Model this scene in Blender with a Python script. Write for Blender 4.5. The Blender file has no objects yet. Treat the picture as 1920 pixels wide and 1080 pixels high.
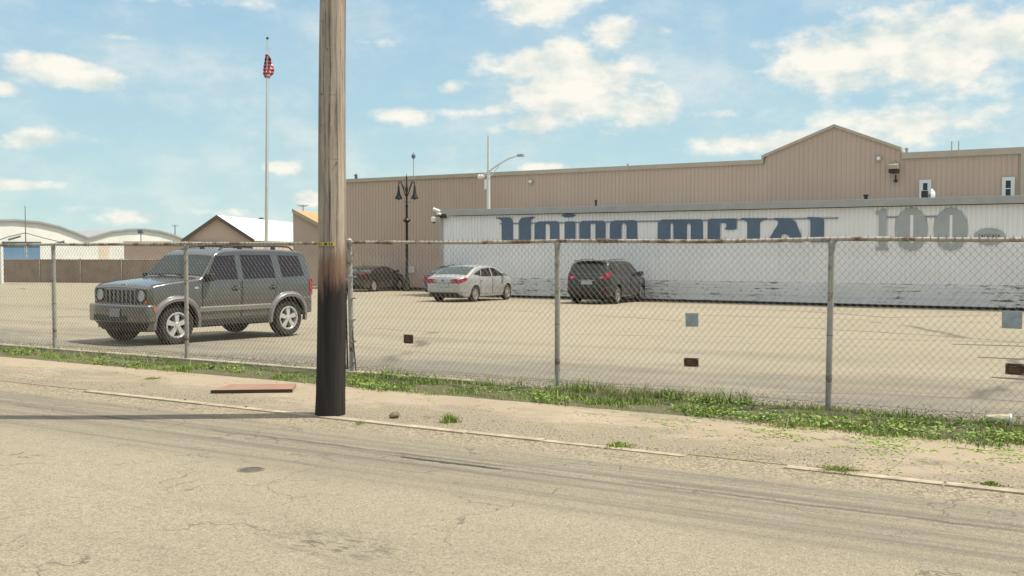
import bpy, bmesh, math, random
import numpy as np
from mathutils import Vector, Matrix
random.seed(7); rng = np.random.default_rng(11)
D = bpy.data; SC = bpy.context.scene; COL = SC.collection
R = math.radians; PI = math.pi

# ------------------------------------------------------------------ camera
YAW = R(30.9); CY, SY = math.cos(YAW), math.sin(YAW)
CAMH = 1.69; F = 1920.0; HZ = 473.0
cd = D.cameras.new('camera'); cam = D.objects.new('camera', cd); COL.objects.link(cam)
cd.sensor_width = 36; cd.lens = 36; cd.clip_start = .1; cd.clip_end = 6000
cam.location = (0, 0, CAMH)
cam.rotation_euler = (R(90) - math.atan((540 - HZ) / F), 0, YAW)
SC.camera = cam

# ------------------------------------------------------------------ light
SUN_EL = R(60)
sdir = Vector((CY * math.cos(SUN_EL), SY * math.cos(SUN_EL), math.sin(SUN_EL)))   # towards the sun: to the right of the view
SUN_ROT = math.atan2(sdir.x, sdir.y)
ld = D.lights.new('sun', 'SUN'); ld.energy = 3.75; ld.angle = R(.6); ld.color = (1, .945, .83)
sun = D.objects.new('sun', ld); COL.objects.link(sun)
sun.rotation_euler = sdir.to_track_quat('Z', 'Y').to_euler()
SC.view_settings.view_transform = 'Standard'; SC.view_settings.look = 'None'
SC.view_settings.exposure = 0.62; SC.view_settings.gamma = 1

def azel(px, py):                    # direction of a point of the sky, as azimuth / elevation
    c = Vector(((px - 960) / F, 1, (HZ - py) / F))
    x = CY * c.x - SY * c.y; y = SY * c.x + CY * c.y
    return math.atan2(x, y), math.atan2(c.z, math.hypot(x, y))

def make_world():
    w = D.worlds.new('World'); SC.world = w; w.use_nodes = True
    nt = w.node_tree; N = nt.nodes; L = nt.links; N.clear()
    def nd(t, **k):
        n = N.new(t)
        for a, b in k.items(): setattr(n, a, b)
        return n
    def mth(op, a, b=None, c=None, clamp=False):
        n = nd('ShaderNodeMath', operation=op, use_clamp=clamp)
        for i, v in enumerate((a, b, c)):
            if v is None: continue
            if isinstance(v, (int, float)): n.inputs[i].default_value = v
            else: L.new(v, n.inputs[i])
        return n.outputs[0]
    sky = nd('ShaderNodeTexSky', sky_type='NISHITA', sun_disc=False, sun_elevation=SUN_EL, sun_rotation=SUN_ROT,
             air_density=1.0, dust_density=.4, ozone_density=1.6, altitude=50)
    tc = nd('ShaderNodeTexCoord'); sp = nd('ShaderNodeSeparateXYZ'); L.new(tc.outputs['Generated'], sp.inputs[0])
    az = mth('ARCTAN2', sp.outputs[0], sp.outputs[1]); el = mth('ARCSINE', sp.outputs[2])
    cb = nd('ShaderNodeCombineXYZ'); L.new(az, cb.inputs[0]); L.new(el, cb.inputs[1])
    # noise: warps the outline of each cloud
    mp = nd('ShaderNodeMapping'); mp.inputs['Scale'].default_value = (1, 1.7, 1); L.new(cb.outputs[0], mp.inputs[0])
    n1 = nd('ShaderNodeTexNoise'); n1.inputs['Scale'].default_value = 17; n1.inputs['Detail'].default_value = 9
    n1.inputs['Roughness'].default_value = .6; L.new(mp.outputs[0], n1.inputs['Vector'])
    n2 = nd('ShaderNodeTexNoise'); n2.inputs['Scale'].default_value = 6; n2.inputs['Detail'].default_value = 6
    n2.inputs['Roughness'].default_value = .62; L.new(mp.outputs[0], n2.inputs['Vector'])
    blobs = [(85,128,75,26,1),(160,152,85,20,1),(5,165,40,20,.9),(95,264,75,18,.75),(25,348,70,13,.75),(20,150,60,20,.5),
             (975,125,95,34,.95),(1060,108,70,28,.9),(1110,150,110,55,1),(1040,170,120,45,.9),(1180,215,95,38,.9),(1000,235,80,22,.8),(1130,195,110,40,.9),
             (940,205,45,22,.7),
             (1000,8,85,36,1),(1060,-22,100,36,1),(1142,62,50,32,.95),
             (1560,110,130,60,1),(1660,95,140,66,1),(1850,75,150,62,1),(1760,130,170,60,.9),(1600,160,110,34,.8),(1700,235,130,50,.85),(1620,225,90,30,.7),
             (1930,60,90,40,1),(1400,272,125,26,.85),(1480,270,90,22,.7),(735,216,75,18,.8),(850,166,36,16,.8),(525,313,36,14,.8),
             (575,372,40,15,.85),(235,408,70,16,.7),(1020,315,45,11,.85),(440,398,60,12,.55),(1250,62,30,14,.6),(1420,135,50,12,.45),
             (300,-6,240,14,.3),(700,82,80,10,.36),(240,72,60,8,.45),(1350,215,120,12,.4),(880,212,120,10,.4),(160,390,80,10,.45)]
    acc = None
    for (px, py, w_, h_, s_) in blobs:
        a, e = azel(px, py)
        sub = nd('ShaderNodeVectorMath', operation='SUBTRACT'); L.new(cb.outputs[0], sub.inputs[0]); sub.inputs[1].default_value = (a, e, 0)
        mul = nd('ShaderNodeVectorMath', operation='MULTIPLY'); L.new(sub.outputs[0], mul.inputs[0]); mul.inputs[1].default_value = (F / w_, F / h_, 0)
        ln = nd('ShaderNodeVectorMath', operation='LENGTH'); L.new(mul.outputs[0], ln.inputs[0])
        v = mth('MULTIPLY_ADD', ln.outputs['Value'], -.75 * s_, s_)
        acc = v if acc is None else mth('SMOOTH_MAX', acc, v, .12)
        if acc is not v:
            acc.node.inputs[2].default_value = .12
    acc = mth('MAXIMUM', acc, -.35)
    mpb = nd('ShaderNodeMapping'); mpb.inputs['Scale'].default_value = (1, 1.7, 1); mpb.inputs['Location'].default_value = (.010, .028, 0); L.new(cb.outputs[0], mpb.inputs[0])
    n1b = nd('ShaderNodeTexNoise'); n1b.inputs['Scale'].default_value = 17; n1b.inputs['Detail'].default_value = 6; n1b.inputs['Roughness'].default_value = .55; L.new(mpb.outputs[0], n1b.inputs['Vector'])
    # puffy detail + faint veil of wisps elsewhere
    d1 = mth('MULTIPLY_ADD', mth('SUBTRACT', n1.outputs[0], .5), 1.9, acc)
    d2 = mth('MULTIPLY_ADD', mth('SUBTRACT', n2.outputs[0], .5), .8, d1)
    mr = nd('ShaderNodeMapRange', interpolation_type='SMOOTHSTEP'); L.new(d2, mr.inputs[0])
    mr.inputs[1].default_value = .06; mr.inputs[2].default_value = .66
    veil = nd('ShaderNodeMapRange', interpolation_type='SMOOTHSTEP'); L.new(mth('ADD', n2.outputs[0], mth('MULTIPLY', n1.outputs[0], .35)), veil.inputs[0])
    veil.inputs[1].default_value = .55; veil.inputs[2].default_value = .95; veil.inputs[4].default_value = .5
    mask = mth('MAXIMUM', mr.outputs[0], veil.outputs[0])
    # haze near the horizon, pale cyan
    hz = nd('ShaderNodeMapRange'); L.new(el, hz.inputs[0]); hz.inputs[1].default_value = .0; hz.inputs[2].default_value = .30
    ramp = nd('ShaderNodeValToRGB'); L.new(hz.outputs[0], ramp.inputs[0])
    cr = ramp.color_ramp; cr.elements[0].color = (4.3, 6.0, 5.95, 1); cr.elements[1].color = (2.6, 4.35, 5.9, 1)
    mx = nd('ShaderNodeMix', data_type='RGBA'); mx.inputs[0].default_value = .88
    L.new(sky.outputs[0], mx.inputs[6]); L.new(ramp.outputs[0], mx.inputs[7])
    # clouds: sunlit parts warm white, thin lower parts greyer
    cs = nd('ShaderNodeMapRange'); L.new(mth('SUBTRACT', n1.outputs[0], n1b.outputs[0]), cs.inputs[0])
    cs.inputs[1].default_value = -.16; cs.inputs[2].default_value = .09
    cc = nd('ShaderNodeMix', data_type='RGBA'); L.new(cs.outputs[0], cc.inputs[0])
    cc.inputs[6].default_value = (5.3, 5.9, 5.7, 1); cc.inputs[7].default_value = (7.5, 7.3, 6.6, 1)
    m2 = nd('ShaderNodeMix', data_type='RGBA'); L.new(mask, m2.inputs[0]); L.new(mx.outputs[2], m2.inputs[6]); L.new(cc.outputs[2], m2.inputs[7])
    # added pale sheet overhead, out of view: brightens and neutralises the shade
    up = nd('ShaderNodeMapRange', interpolation_type='SMOOTHSTEP'); L.new(el, up.inputs[0]); up.inputs[1].default_value = .32; up.inputs[2].default_value = .75; up.inputs[4].default_value = .85
    m3 = nd('ShaderNodeMix', data_type='RGBA'); L.new(up.outputs[0], m3.inputs[0]); L.new(m2.outputs[2], m3.inputs[6]); m3.inputs[7].default_value = (8.6, 8.3, 8.1, 1); m2 = m3
    bg = nd('ShaderNodeBackground'); bg.inputs[1].default_value = .085; L.new(m2.outputs[2], bg.inputs[0])
    out = nd('ShaderNodeOutputWorld'); L.new(bg.outputs[0], out.inputs[0])
    w.cycles.sampling_method = 'MANUAL'; w.cycles.sample_map_resolution = 512
make_world()

# ------------------------------------------------------------------ coordinates
def world(lat, d, z=0.0):            # metres to the right / ahead of the photographer -> world
    return Vector((CY * lat - SY * d, SY * lat + CY * d, z))
def onY(px, py, Y):                  # point of the vertical plane y = Y in the direction of a photo pixel
    r = (px - 960) / F; d = Y / (SY * r + CY); p = world(r * d, d); p.z = CAMH + (HZ - py) / F * d; return p
def onD(px, py, d):
    p = world((px - 960) / F * d, d); p.z = CAMH + (HZ - py) / F * d; return p
LOT0, LOT1, SLOPE = 11.1, 47.0, -.012
def gz(Y):                           # ground height
    if Y < 8.05: return -.05 - .004 * min(8.05 - Y, 4) * -1
    if Y < LOT0: return 0.0
    return SLOPE * (min(Y, LOT1) - LOT0)

# ------------------------------------------------------------------ materials
MATS = {}
def mat(name, col, rough=.6, metal=0.0, var=.0, vscale=3.0, bump=0.0, bscale=40.0, coat=0.0, spec=.5, alpha=None, vcol=None):
    if name in MATS: return MATS[name]
    m = D.materials.new(name); m.use_nodes = True; nt = m.node_tree; N = nt.nodes; L = nt.links
    b = N['Principled BSDF']; b.inputs['Base Color'].default_value = (*col, 1)
    b.inputs['Roughness'].default_value = rough; b.inputs['Metallic'].default_value = metal
    b.inputs['Specular IOR Level'].default_value = spec; b.inputs['Coat Weight'].default_value = coat
    tc = N.new('ShaderNodeTexCoord')
    if var > 0:
        n = N.new('ShaderNodeTexNoise'); n.inputs['Scale'].default_value = vscale; n.inputs['Detail'].default_value = 6
        n.inputs['Roughness'].default_value = .65; L.new(tc.outputs['Object'], n.inputs['Vector'])
        mr = N.new('ShaderNodeMapRange'); mr.inputs[1].default_value = .3; mr.inputs[2].default_value = .7; L.new(n.outputs[0], mr.inputs[0])
        mx = N.new('ShaderNodeMix'); mx.data_type = 'RGBA'; L.new(mr.outputs[0], mx.inputs[0])
        c2 = vcol if vcol else tuple(c * (1 - var) for c in col)
        mx.inputs[6].default_value = (*c2, 1); mx.inputs[7].default_value = (*[min(1, c * (1 + var * .4)) for c in col], 1)
        L.new(mx.outputs[2], b.inputs['Base Color'])
    if bump > 0:
        n = N.new('ShaderNodeTexNoise'); n.inputs['Scale'].default_value = bscale; n.inputs['Detail'].default_value = 4
        L.new(tc.outputs['Object'], n.inputs['Vector'])
        bp = N.new('ShaderNodeBump'); bp.inputs['Strength'].default_value = bump; bp.inputs['Distance'].default_value = .01
        L.new(n.outputs[0], bp.inputs['Height']); L.new(bp.outputs[0], b.inputs['Normal'])
    MATS[name] = m; return m

class NG:                            # small helper to write node graphs
    def __init__(s, name):
        s.m = D.materials.new(name); s.m.use_nodes = True; s.N = s.m.node_tree.nodes; s.L = s.m.node_tree.links
        s.b = s.N['Principled BSDF']; s.tc = s.N.new('ShaderNodeTexCoord'); s.P = s.tc.outputs['Object']
        s.sep = s.N.new('ShaderNodeSeparateXYZ'); s.L.new(s.P, s.sep.inputs[0])
        s.X, s.Y, s.Z = s.sep.outputs
    def _in(s, i, v):
        if isinstance(v, (int, float)): i.default_value = v
        elif isinstance(v, tuple): i.default_value = v if len(v) == len(i.default_value) else (*v, 1)
        else: s.L.new(v, i)
    def m_(s, op, a, b=None, c=None, clamp=False):
        n = s.N.new('ShaderNodeMath'); n.operation = op; n.use_clamp = clamp
        for i, v in enumerate((a, b, c)):
            if v is not None: s._in(n.inputs[i], v)
        return n.outputs[0]
    def noise(s, scale, detail=5, rough=.6, sc=(1,1,1), loc=(0,0,0), vec=None, dist=0):
        mp = s.N.new('ShaderNodeMapping'); mp.inputs['Scale'].default_value = sc; mp.inputs['Location'].default_value = loc
        s.L.new(vec or s.P, mp.inputs[0])
        n = s.N.new('ShaderNodeTexNoise'); n.inputs['Scale'].default_value = scale; n.inputs['Detail'].default_value = detail
        n.inputs['Roughness'].default_value = rough; n.inputs['Distortion'].default_value = dist; s.L.new(mp.outputs[0], n.inputs['Vector']); return n.outputs[0]
    def vor(s, scale, feature='DISTANCE_TO_EDGE', sc=(1,1,1), warp=0, wscale=2):
        mp = s.N.new('ShaderNodeMapping'); mp.inputs['Scale'].default_value = sc; s.L.new(s.P, mp.inputs[0]); v = mp.outputs[0]
        if warp:
            nz = s.N.new('ShaderNodeTexNoise'); nz.inputs['Scale'].default_value = wscale; nz.inputs['Detail'].default_value = 5; s.L.new(s.P, nz.inputs['Vector'])
            va = s.N.new('ShaderNodeVectorMath'); va.operation = 'MULTIPLY_ADD'; s.L.new(nz.outputs['Color'], va.inputs[0])
            va.inputs[1].default_value = (warp,)*3; s.L.new(v, va.inputs[2]); v = va.outputs[0]
        n = s.N.new('ShaderNodeTexVoronoi'); n.feature = feature; n.inputs['Scale'].default_value = scale; s.L.new(v, n.inputs['Vector']); return n.outputs['Distance']
    def rng(s, v, a, b, c=0.0, d=1.0, smooth=False):
        n = s.N.new('ShaderNodeMapRange'); 
        if smooth: n.interpolation_type = 'SMOOTHSTEP'
        s.L.new(v, n.inputs[0])
        for i, q in enumerate((a, b, c, d)): n.inputs[i + 1].default_value = q
        return n.outputs[0]
    def mix(s, f, a, b, mode='MIX'):
        n = s.N.new('ShaderNodeMix'); n.data_type = 'RGBA'; n.blend_type = mode
        s._in(n.inputs[0], f); s._in(n.inputs[6], a); s._in(n.inputs[7], b); return n.outputs[2]
    def done(s, col, rough=.9, bump=None, bs=.5, bd=.01, spec=.3):
        s._in(s.b.inputs['Base Color'], col); s._in(s.b.inputs['Roughness'], rough); s.b.inputs['Specular IOR Level'].default_value = spec
        if bump is not None:
            b = s.N.new('ShaderNodeBump'); b.inputs['Strength'].default_value = bs; b.inputs['Distance'].default_value = bd
            s.L.new(bump, b.inputs['Height']); s.L.new(b.outputs[0], s.b.inputs['Normal'])
        return s.m

_d = F*1.71/(1025-HZ); STX, STY = world((625-960)/F*_d, _d).xy
def road_material():
    g = NG('road_asphalt')
    base = g.mix(g.rng(g.noise(.35, 5, .6), .35, .65), (.285, .245, .174), (.33, .285, .202))
    sp = g.noise(75, 3, .8); base = g.mix(g.rng(sp, .38, .52), (.15, .13, .095), base)
    base = g.mix(g.rng(g.noise(24, 4, .75, loc=(2,4,0)), .48, .66, 0, .5), base, (.15, .13, .09))
    base = g.mix(g.rng(g.noise(1, 6, .7, sc=(.6, 2.2, 1), loc=(8,4,0)), .5, .68, 0, .28), base, (.17, .15, .11))
    base = g.mix(g.rng(g.noise(52, 2, .7, loc=(3, 9, 0)), .6, .72, 0, .6), base, (.50, .44, .33))
    # worn dark band of tyre marks parallel to the kerb
    band = g.m_('MULTIPLY', g.rng(g.Y, 5.7, 6.35, smooth=True), g.rng(g.Y, 7.9, 7.35, smooth=True))
    st = g.noise(1, 7, .72, sc=(.12, 7, 1)); stm = g.rng(st, .44, .68)
    base = g.mix(g.m_('MULTIPLY', band, g.m_('MULTIPLY_ADD', stm, .72, .2)), base, (.115, .102, .082))
    band2 = g.m_('MULTIPLY', g.rng(g.Y, 3.4, 3.8, smooth=True), g.rng(g.Y, 5.2, 4.6, smooth=True))
    base = g.mix(g.m_('MULTIPLY', band2, g.m_('MULTIPLY', g.rng(g.noise(1, 5, .6, sc=(.15, 4, 1), loc=(5, 3, 0)), .5, .7), .3)), base, (.18, .16, .125))
    # long joint
    wob = g.m_('MULTIPLY_ADD', g.noise(1.3, 4, .6, sc=(1, 0, 0)), .16, -.08)
    dj = g.m_('ABSOLUTE', g.m_('SUBTRACT', g.m_('ADD', g.Y, wob), 6.98))
    jm = g.m_('MULTIPLY', g.rng(dj, .05, .008), g.rng(g.noise(.7, 3, .5, sc=(1, .2, 0)), .36, .56))
    base = g.mix(g.m_('MULTIPLY', jm, .75), base, (.06, .055, .045))
    # gravelly gutter
    gut = g.rng(g.m_('ADD', g.Y, g.m_('MULTIPLY', g.noise(.8, 4), .6)), 7.75, 8.0, smooth=True)
    gr = g.mix(g.rng(g.noise(38, 4, .85, loc=(1,1,1)), .38, .62), (.11, .095, .068), (.38, .32, .215))
    base = g.mix(gut, base, gr)
    # cracks
    cr = g.vor(.5, warp=.8, wscale=2.6); crm = g.m_('MULTIPLY', g.rng(cr, .0065, .001), g.rng(g.noise(1.6, 4, loc=(4,4,0)), .44, .6))
    cr2 = g.vor(1.5, warp=.7, wscale=2.2); crm2 = g.m_('MULTIPLY', g.rng(cr2, .012, .003), g.rng(g.noise(.42, 3, loc=(9,2,0)), .52, .62))
    base = g.mix(g.m_('MULTIPLY', g.m_('MAXIMUM', crm, crm2), .72), base, (.085, .075, .058))
    # oily stain
    st2 = g.m_('MULTIPLY', g.rng(g.noise(2.6, 6, .7, loc=(2.2, 7.7, 0)), .62, .72), g.rng(g.noise(.6, 2, loc=(1, 5, 0)), .5, .6))
    base = g.mix(g.m_('MULTIPLY', st2, .6), base, (.09, .08, .06))
    # broken dark patch in the road surface
    dx = g.m_('MULTIPLY', g.m_('SUBTRACT', g.X, STX), 1.6); dy = g.m_('MULTIPLY', g.m_('SUBTRACT', g.Y, STY), 3.2)
    dd = g.m_('SQRT', g.m_('ADD', g.m_('MULTIPLY', dx, dx), g.m_('MULTIPLY', dy, dy)))
    pm = g.m_('MULTIPLY', g.rng(dd, 1.0, .3), g.rng(g.noise(7, 6, .75, sc=(1, 2.6, 1)), .5, .56)); base = g.mix(g.m_('MULTIPLY', pm, .75), base, (.085, .075, .06))
    h = g.m_('ADD', g.noise(75, 3, .8), g.m_('MULTIPLY', crm, -1.5))
    return g.done(base, .93, h, .55, .008)

def lot_material():
    g = NG('lot_asphalt')
    base = g.mix(g.rng(g.noise(.12, 6, .65), .35, .65), (.285, .246, .172), (.335, .292, .207))
    sp = g.noise(48, 3, .8); base = g.mix(g.rng(sp, .36, .52), (.17, .147, .108), base)
    # darker gritty patches close to the fence
    near = g.rng(g.m_('ADD', g.Y, g.m_('MULTIPLY', g.noise(.45, 6, .7, sc=(.7, 2.2, 1)), 12)), 22, 17, smooth=True)
    base = g.mix(g.m_('MULTIPLY', near, g.rng(g.noise(3.5, 6, .75, sc=(.8, 1.8, 1)), .35, .65, .55, .92)), base, (.135, .125, .108))
    pat = g.m_('MULTIPLY', g.rng(g.noise(.22, 5, .6, sc=(.5, 2.2, 1), loc=(3, 5, 0)), .5, .66), g.rng(g.Y, 26, 14))
    base = g.mix(g.m_('MULTIPLY', pat, .55), base, (.13, .118, .095))
    gr = g.m_('MULTIPLY', g.rng(g.noise(14, 3, .7), .62, .7), near)
    base = g.mix(g.m_('MULTIPLY', gr, .8), base, (.42, .38, .3))
    # long cracks and tar seams
    cr = g.vor(.13, sc=(.45, 1, 1), warp=.5, wscale=.5); crm = g.m_('MULTIPLY', g.rng(cr, .009, .002), g.rng(g.noise(.25, 3, loc=(4,4,0)), .42, .5))
    base = g.mix(g.m_('MULTIPLY', crm, .8), base, (.09, .08, .06))
    st3 = g.m_('MULTIPLY', g.rng(g.noise(.9, 5, .7, sc=(1, 1.6, 1), loc=(6,2,0)), .64, .72), .45); base = g.mix(st3, base, (.12, .108, .085))
    dj = g.m_('ABSOLUTE', g.m_('SUBTRACT', g.m_('FRACT', g.m_('ADD', g.m_('DIVIDE', g.Y, 6.1), g.m_('MULTIPLY', g.noise(.5, 4), .012))), .5))
    base = g.mix(g.m_('MULTIPLY', g.rng(dj, .006, .001), g.rng(g.noise(.3, 4, loc=(1,9,0)), .42, .52, 0, .6)), base, (.10, .088, .065))
    ys = g.noise(.35, 3, .6, loc=(7, 1, 0)); yl = g.m_('MULTIPLY', g.rng(g.noise(2.2, 5, .75, loc=(1, 8, 0)), .6, .68), g.rng(ys, .55, .62))
    base = g.mix(g.m_('MULTIPLY', g.m_('MULTIPLY', yl, near), .35), base, (.5, .38, .12))
    return g.done(base, .93, g.noise(48, 3, .8), .5, .01)

def walk_material():
    g = NG('sidewalk_concrete')
    base = g.mix(g.rng(g.noise(.9, 6, .65), .35, .65), (.30, .24, .165), (.36, .295, .208))
    sp = g.noise(90, 3, .8); base = g.mix(g.rng(sp, .36, .48), (.24, .195, .14), base)
    gm = g.m_('ADD', g.noise(.75, 7, .72, sc=(.55, 1, 1), loc=(2.6, .4, 0)), g.rng(g.Y, 9.5, 8.05, 0, .2))
    gr = g.mix(g.rng(g.noise(42, 4, .85), .38, .62), (.11, .095, .07), (.36, .3, .21))
    base = g.mix(g.rng(gm, .525, .62), base, gr)
    # slab joints across the walk
    fx = g.m_('ABSOLUTE', g.m_('SUBTRACT', g.m_('FRACT', g.m_('ADD', g.m_('DIVIDE', g.X, 1.52), g.m_('MULTIPLY', g.noise(2, 4), .012))), .5))
    jn = g.m_('MULTIPLY', g.rng(fx, .497, .4995), g.rng(g.noise(1.4, 3, loc=(3, 3, 0)), .38, .48))
    base = g.mix(g.m_('MULTIPLY', jn, .8), base, (.09, .085, .05))
    cr = g.vor(.8, warp=.9, wscale=1.4); crm = g.m_('MULTIPLY', g.rng(cr, .014, .002), g.rng(g.noise(.8, 3, loc=(9,4,0)), .52, .6))
    base = g.mix(g.m_('MULTIPLY', crm, .7), base, (.11, .09, .06))
    gn = g.m_('MULTIPLY', g.rng(g.noise(9, 5, .75, loc=(0,6,0)), .6, .68), g.rng(g.Y, 9.1, 9.9))
    base = g.mix(g.m_('MULTIPLY', gn, .6), base, (.12, .15, .04))
    return g.done(base, .92, g.m_('MULTIPLY_ADD', crm, -2, g.noise(60, 4, .8)), .45, .008)

def soil_material():
    g = NG('verge_soil')
    c = g.mix(g.rng(g.noise(3, 6, .7), .35, .65), (.19, .165, .095), (.10, .14, .04))
    c = g.mix(g.rng(g.noise(30, 4, .8), .4, .6), (.10, .085, .05), c)
    return g.done(c, .95, g.noise(30, 5, .8), .9, .03)

def wood_pole_material():
    g = NG('weathered_pole_wood')
    fib = g.noise(1, 7, .7, sc=(26, 26, .9)); base = g.mix(g.rng(fib, .32, .68), (.13, .10, .08), (.45, .37, .29))
    big = g.noise(1, 4, .6, sc=(4.5, 4.5, .8), loc=(2, 0, 1)); base = g.mix(g.rng(big, .45, .62, 0, .5), base, (.46, .39, .31))
    ck = g.m_('MULTIPLY', g.rng(g.noise(1, 6, .8, sc=(42, 42, .5)), .57, .62), .85); base = g.mix(ck, base, (.06, .045, .035))
    rings = g.m_('MULTIPLY', g.rng(g.noise(1, 4, .7, sc=(1.5, 1.5, 9)), .6, .66), .35); base = g.mix(rings, base, (.13, .09, .06))
    edge = g.m_('ADD', g.Z, g.m_('MULTIPLY', g.noise(1, 6, .7, sc=(9, 9, 1.2)), 1.0))
    tar = g.rng(edge, 1.98, 1.68, smooth=True)
    dk = g.mix(g.rng(g.noise(1, 6, .7, sc=(20, 20, 1)), .35, .7), (.016, .014, .013), (.038, .031, .027))
    mid = g.rng(edge, 2.3, 2.0, 0, .75, smooth=True)
    base = g.mix(mid, base, (.17, .085, .05)); base = g.mix(tar, base, dk)
    return g.done(base, .82, g.m_('SUBTRACT', fib, g.m_('MULTIPLY', ck, .6)), .8, .012)

def galv_material(name='galvanised_steel', rust=.55, col=(.40, .38, .34)):
    g = NG(name)
    c = g.mix(g.rng(g.noise(3, 6, .7), .35, .65), tuple(v * .72 for v in col), col)
    c = g.mix(g.m_('MULTIPLY', g.rng(g.noise(4.2, 6, .7, loc=(5, 1, 1)), rust, rust + .07), .9), c, (.13, .055, .022))
    g.b.inputs['Metallic'].default_value = .25
    return g.done(c, .6, None, spec=.4)

def tan_wall_material():
    g = NG('tan_metal_cladding')
    c = g.mix(g.rng(g.noise(.5, 5, .6, sc=(1, 1, .2)), .35, .65), (.47, .36, .285), (.51, .395, .31))
    st = g.noise(1, 6, .7, sc=(6, 6, .25)); c = g.mix(g.rng(st, .55, .75, 0, .25), c, (.32, .25, .185))
    return g.done(c, .6, None, spec=.4)

def white_wall_material():
    g = NG('white_metal_cladding')
    c = g.mix(g.rng(g.noise(.6, 5, .6), .35, .65), (.76, .745, .73), (.81, .795, .775))
    st = g.noise(1, 6, .7, sc=(5, 5, .25)); c = g.mix(g.rng(st, .56, .78, 0, .3), c, (.38, .37, .34))
    return g.done(c, .55, None, spec=.4)

def plinth_material():
    g = NG('peeling_white_paint')
    c = g.mix(g.rng(g.noise(.8, 5, .6), .35, .65), (.66, .65, .635), (.72, .705, .69))
    band = g.m_('ABSOLUTE', g.m_('SUBTRACT', g.m_('FRACT', g.m_('DIVIDE', g.Z, .26)), .5))
    pm = g.m_('ADD', g.noise(1, 7, .78, sc=(3, 3, 16)), g.rng(band, .35, .5, 0, .07))
    big = g.noise(.22, 3, .5, sc=(1, 1, .1), loc=(8, 0, 0)); pm = g.m_('ADD', pm, g.rng(big, .4, .65, -.05, .06))
    c = g.mix(g.rng(pm, .575, .595), c, (.09, .085, .075))
    ln = g.rng(band, .475, .495); c = g.mix(g.m_('MULTIPLY', ln, g.rng(g.noise(2, 4, sc=(1, 1, .1)), .4, .55, .15, .7)), c, (.12, .12, .11))
    return g.done(c, .7, g.m_('MULTIPLY', g.rng(pm, .57, .60), -1), .6, .01)

M_ROAD, M_LOT, M_WALK, M_SOIL = road_material(), lot_material(), walk_material(), soil_material()
M_POLE, M_GALV, M_TAN, M_WHITE, M_PLINTH = wood_pole_material(), galv_material(), tan_wall_material(), white_wall_material(), plinth_material()
M_RAIL = galv_material('rusting_rail_steel', .5, (.46, .42, .35))
M_WIRE = mat('chain_link_wire', (.28, .255, .2), .65, .1, .35, 8, vcol=(.17, .13, .085))
M_TRIM = mat('pale_grey_trim', (.36, .365, .345), .5, 0, .15, 2)
M_TANTRIM = mat('tan_eave_trim', (.42, .36, .28), .5, 0, .12, 2)
M_ROOF = mat('grey_flat_roof', (.35, .35, .33), .8, 0, .2, 1)
M_BLUE = mat('blue_sign_paint', (.095, .14, .20), .5, 0, .18, 1.2)
M_GREYPAINT = mat('grey_sign_paint', (.37, .385, .375), .55, 0, .15, 1.2)
M_GLASS = mat('dark_glass', (.018, .032, .028), .04, 0, spec=.5)
M_TINT = mat('tinted_glass', (.02, .016, .02), .12, 0, spec=.45)
M_TYRE = mat('tyre_rubber', (.022, .021, .02), .85, 0, .3, 14, .3, 60)
M_ALLOY = mat('alloy_rim', (.62, .61, .58), .3, .6)
M_CHROME = mat('chrome', (.75, .75, .73), .15, 1)
M_BLACK = mat('black_plastic', (.02, .02, .021), .55)
M_WELL = mat('wheel_well_black', (.008, .008, .008), .9)
M_REDLAMP = mat('red_lamp_lens', (.30, .012, .03), .25, 0, coat=.3)
M_AMBER = mat('amber_lamp_lens', (.75, .16, .03), .25)
M_LENS = mat('clear_lamp_lens', (.42, .45, .46), .12, .3, coat=.8)
M_WHITEPAINT = mat('white_paint', (.74, .74, .70), .5, 0, .12, 2)
M_IRON = mat('dark_green_iron', (.016, .022, .018), .45, .2)
M_RUST = mat('rusty_plate_steel', (.10, .045, .022), .8, 0, .6, 22, .3, 60, vcol=(.025, .018, .014))
M_CONC = mat('old_concrete', (.40, .35, .265), .9, 0, .35, 5, .4, 50)

# ------------------------------------------------------------------ mesh helpers
def tag(o, label=None, cat=None, group=None, kind=None):
    if label: o['label'] = label
    if cat: o['category'] = cat
    if group: o['group'] = group
    if kind: o['kind'] = kind
    return o
def thing(name, label, cat, loc=(0,0,0), rz=0, group=None, rx=0):
    o = D.objects.new(name, None); COL.objects.link(o); o.location = loc; o.rotation_euler = (rx, 0, rz); o.empty_display_size = .2
    return tag(o, label, cat, group)
def link(name, me, parent=None):
    o = D.objects.new(name, me); COL.objects.link(o); o.parent = parent; return o
def obj(name, bm, m, parent=None, smooth=None, loc=None):
    me = D.meshes.new(name); bmesh.ops.recalc_face_normals(bm, faces=bm.faces); bm.to_mesh(me); bm.free()
    for x in (m if isinstance(m, (list, tuple)) else [m]): me.materials.append(x)
    if smooth is not None:
        me.shade_smooth(); me.set_sharp_from_angle(angle=R(smooth))
    o = link(name, me, parent)
    if loc is not None: o.location = loc
    return o
def pymesh(name, v, f, m, parent=None, mi=None, smooth=False):
    me = D.meshes.new(name); me.from_pydata(v, [], f)
    for x in (m if isinstance(m, (list, tuple)) else [m]): me.materials.append(x)
    if mi is not None: me.polygons.foreach_set('material_index', np.asarray(mi, dtype=np.int32))
    if smooth: me.shade_smooth()
    me.update(); return link(name, me, parent)
B = bmesh.new
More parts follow.
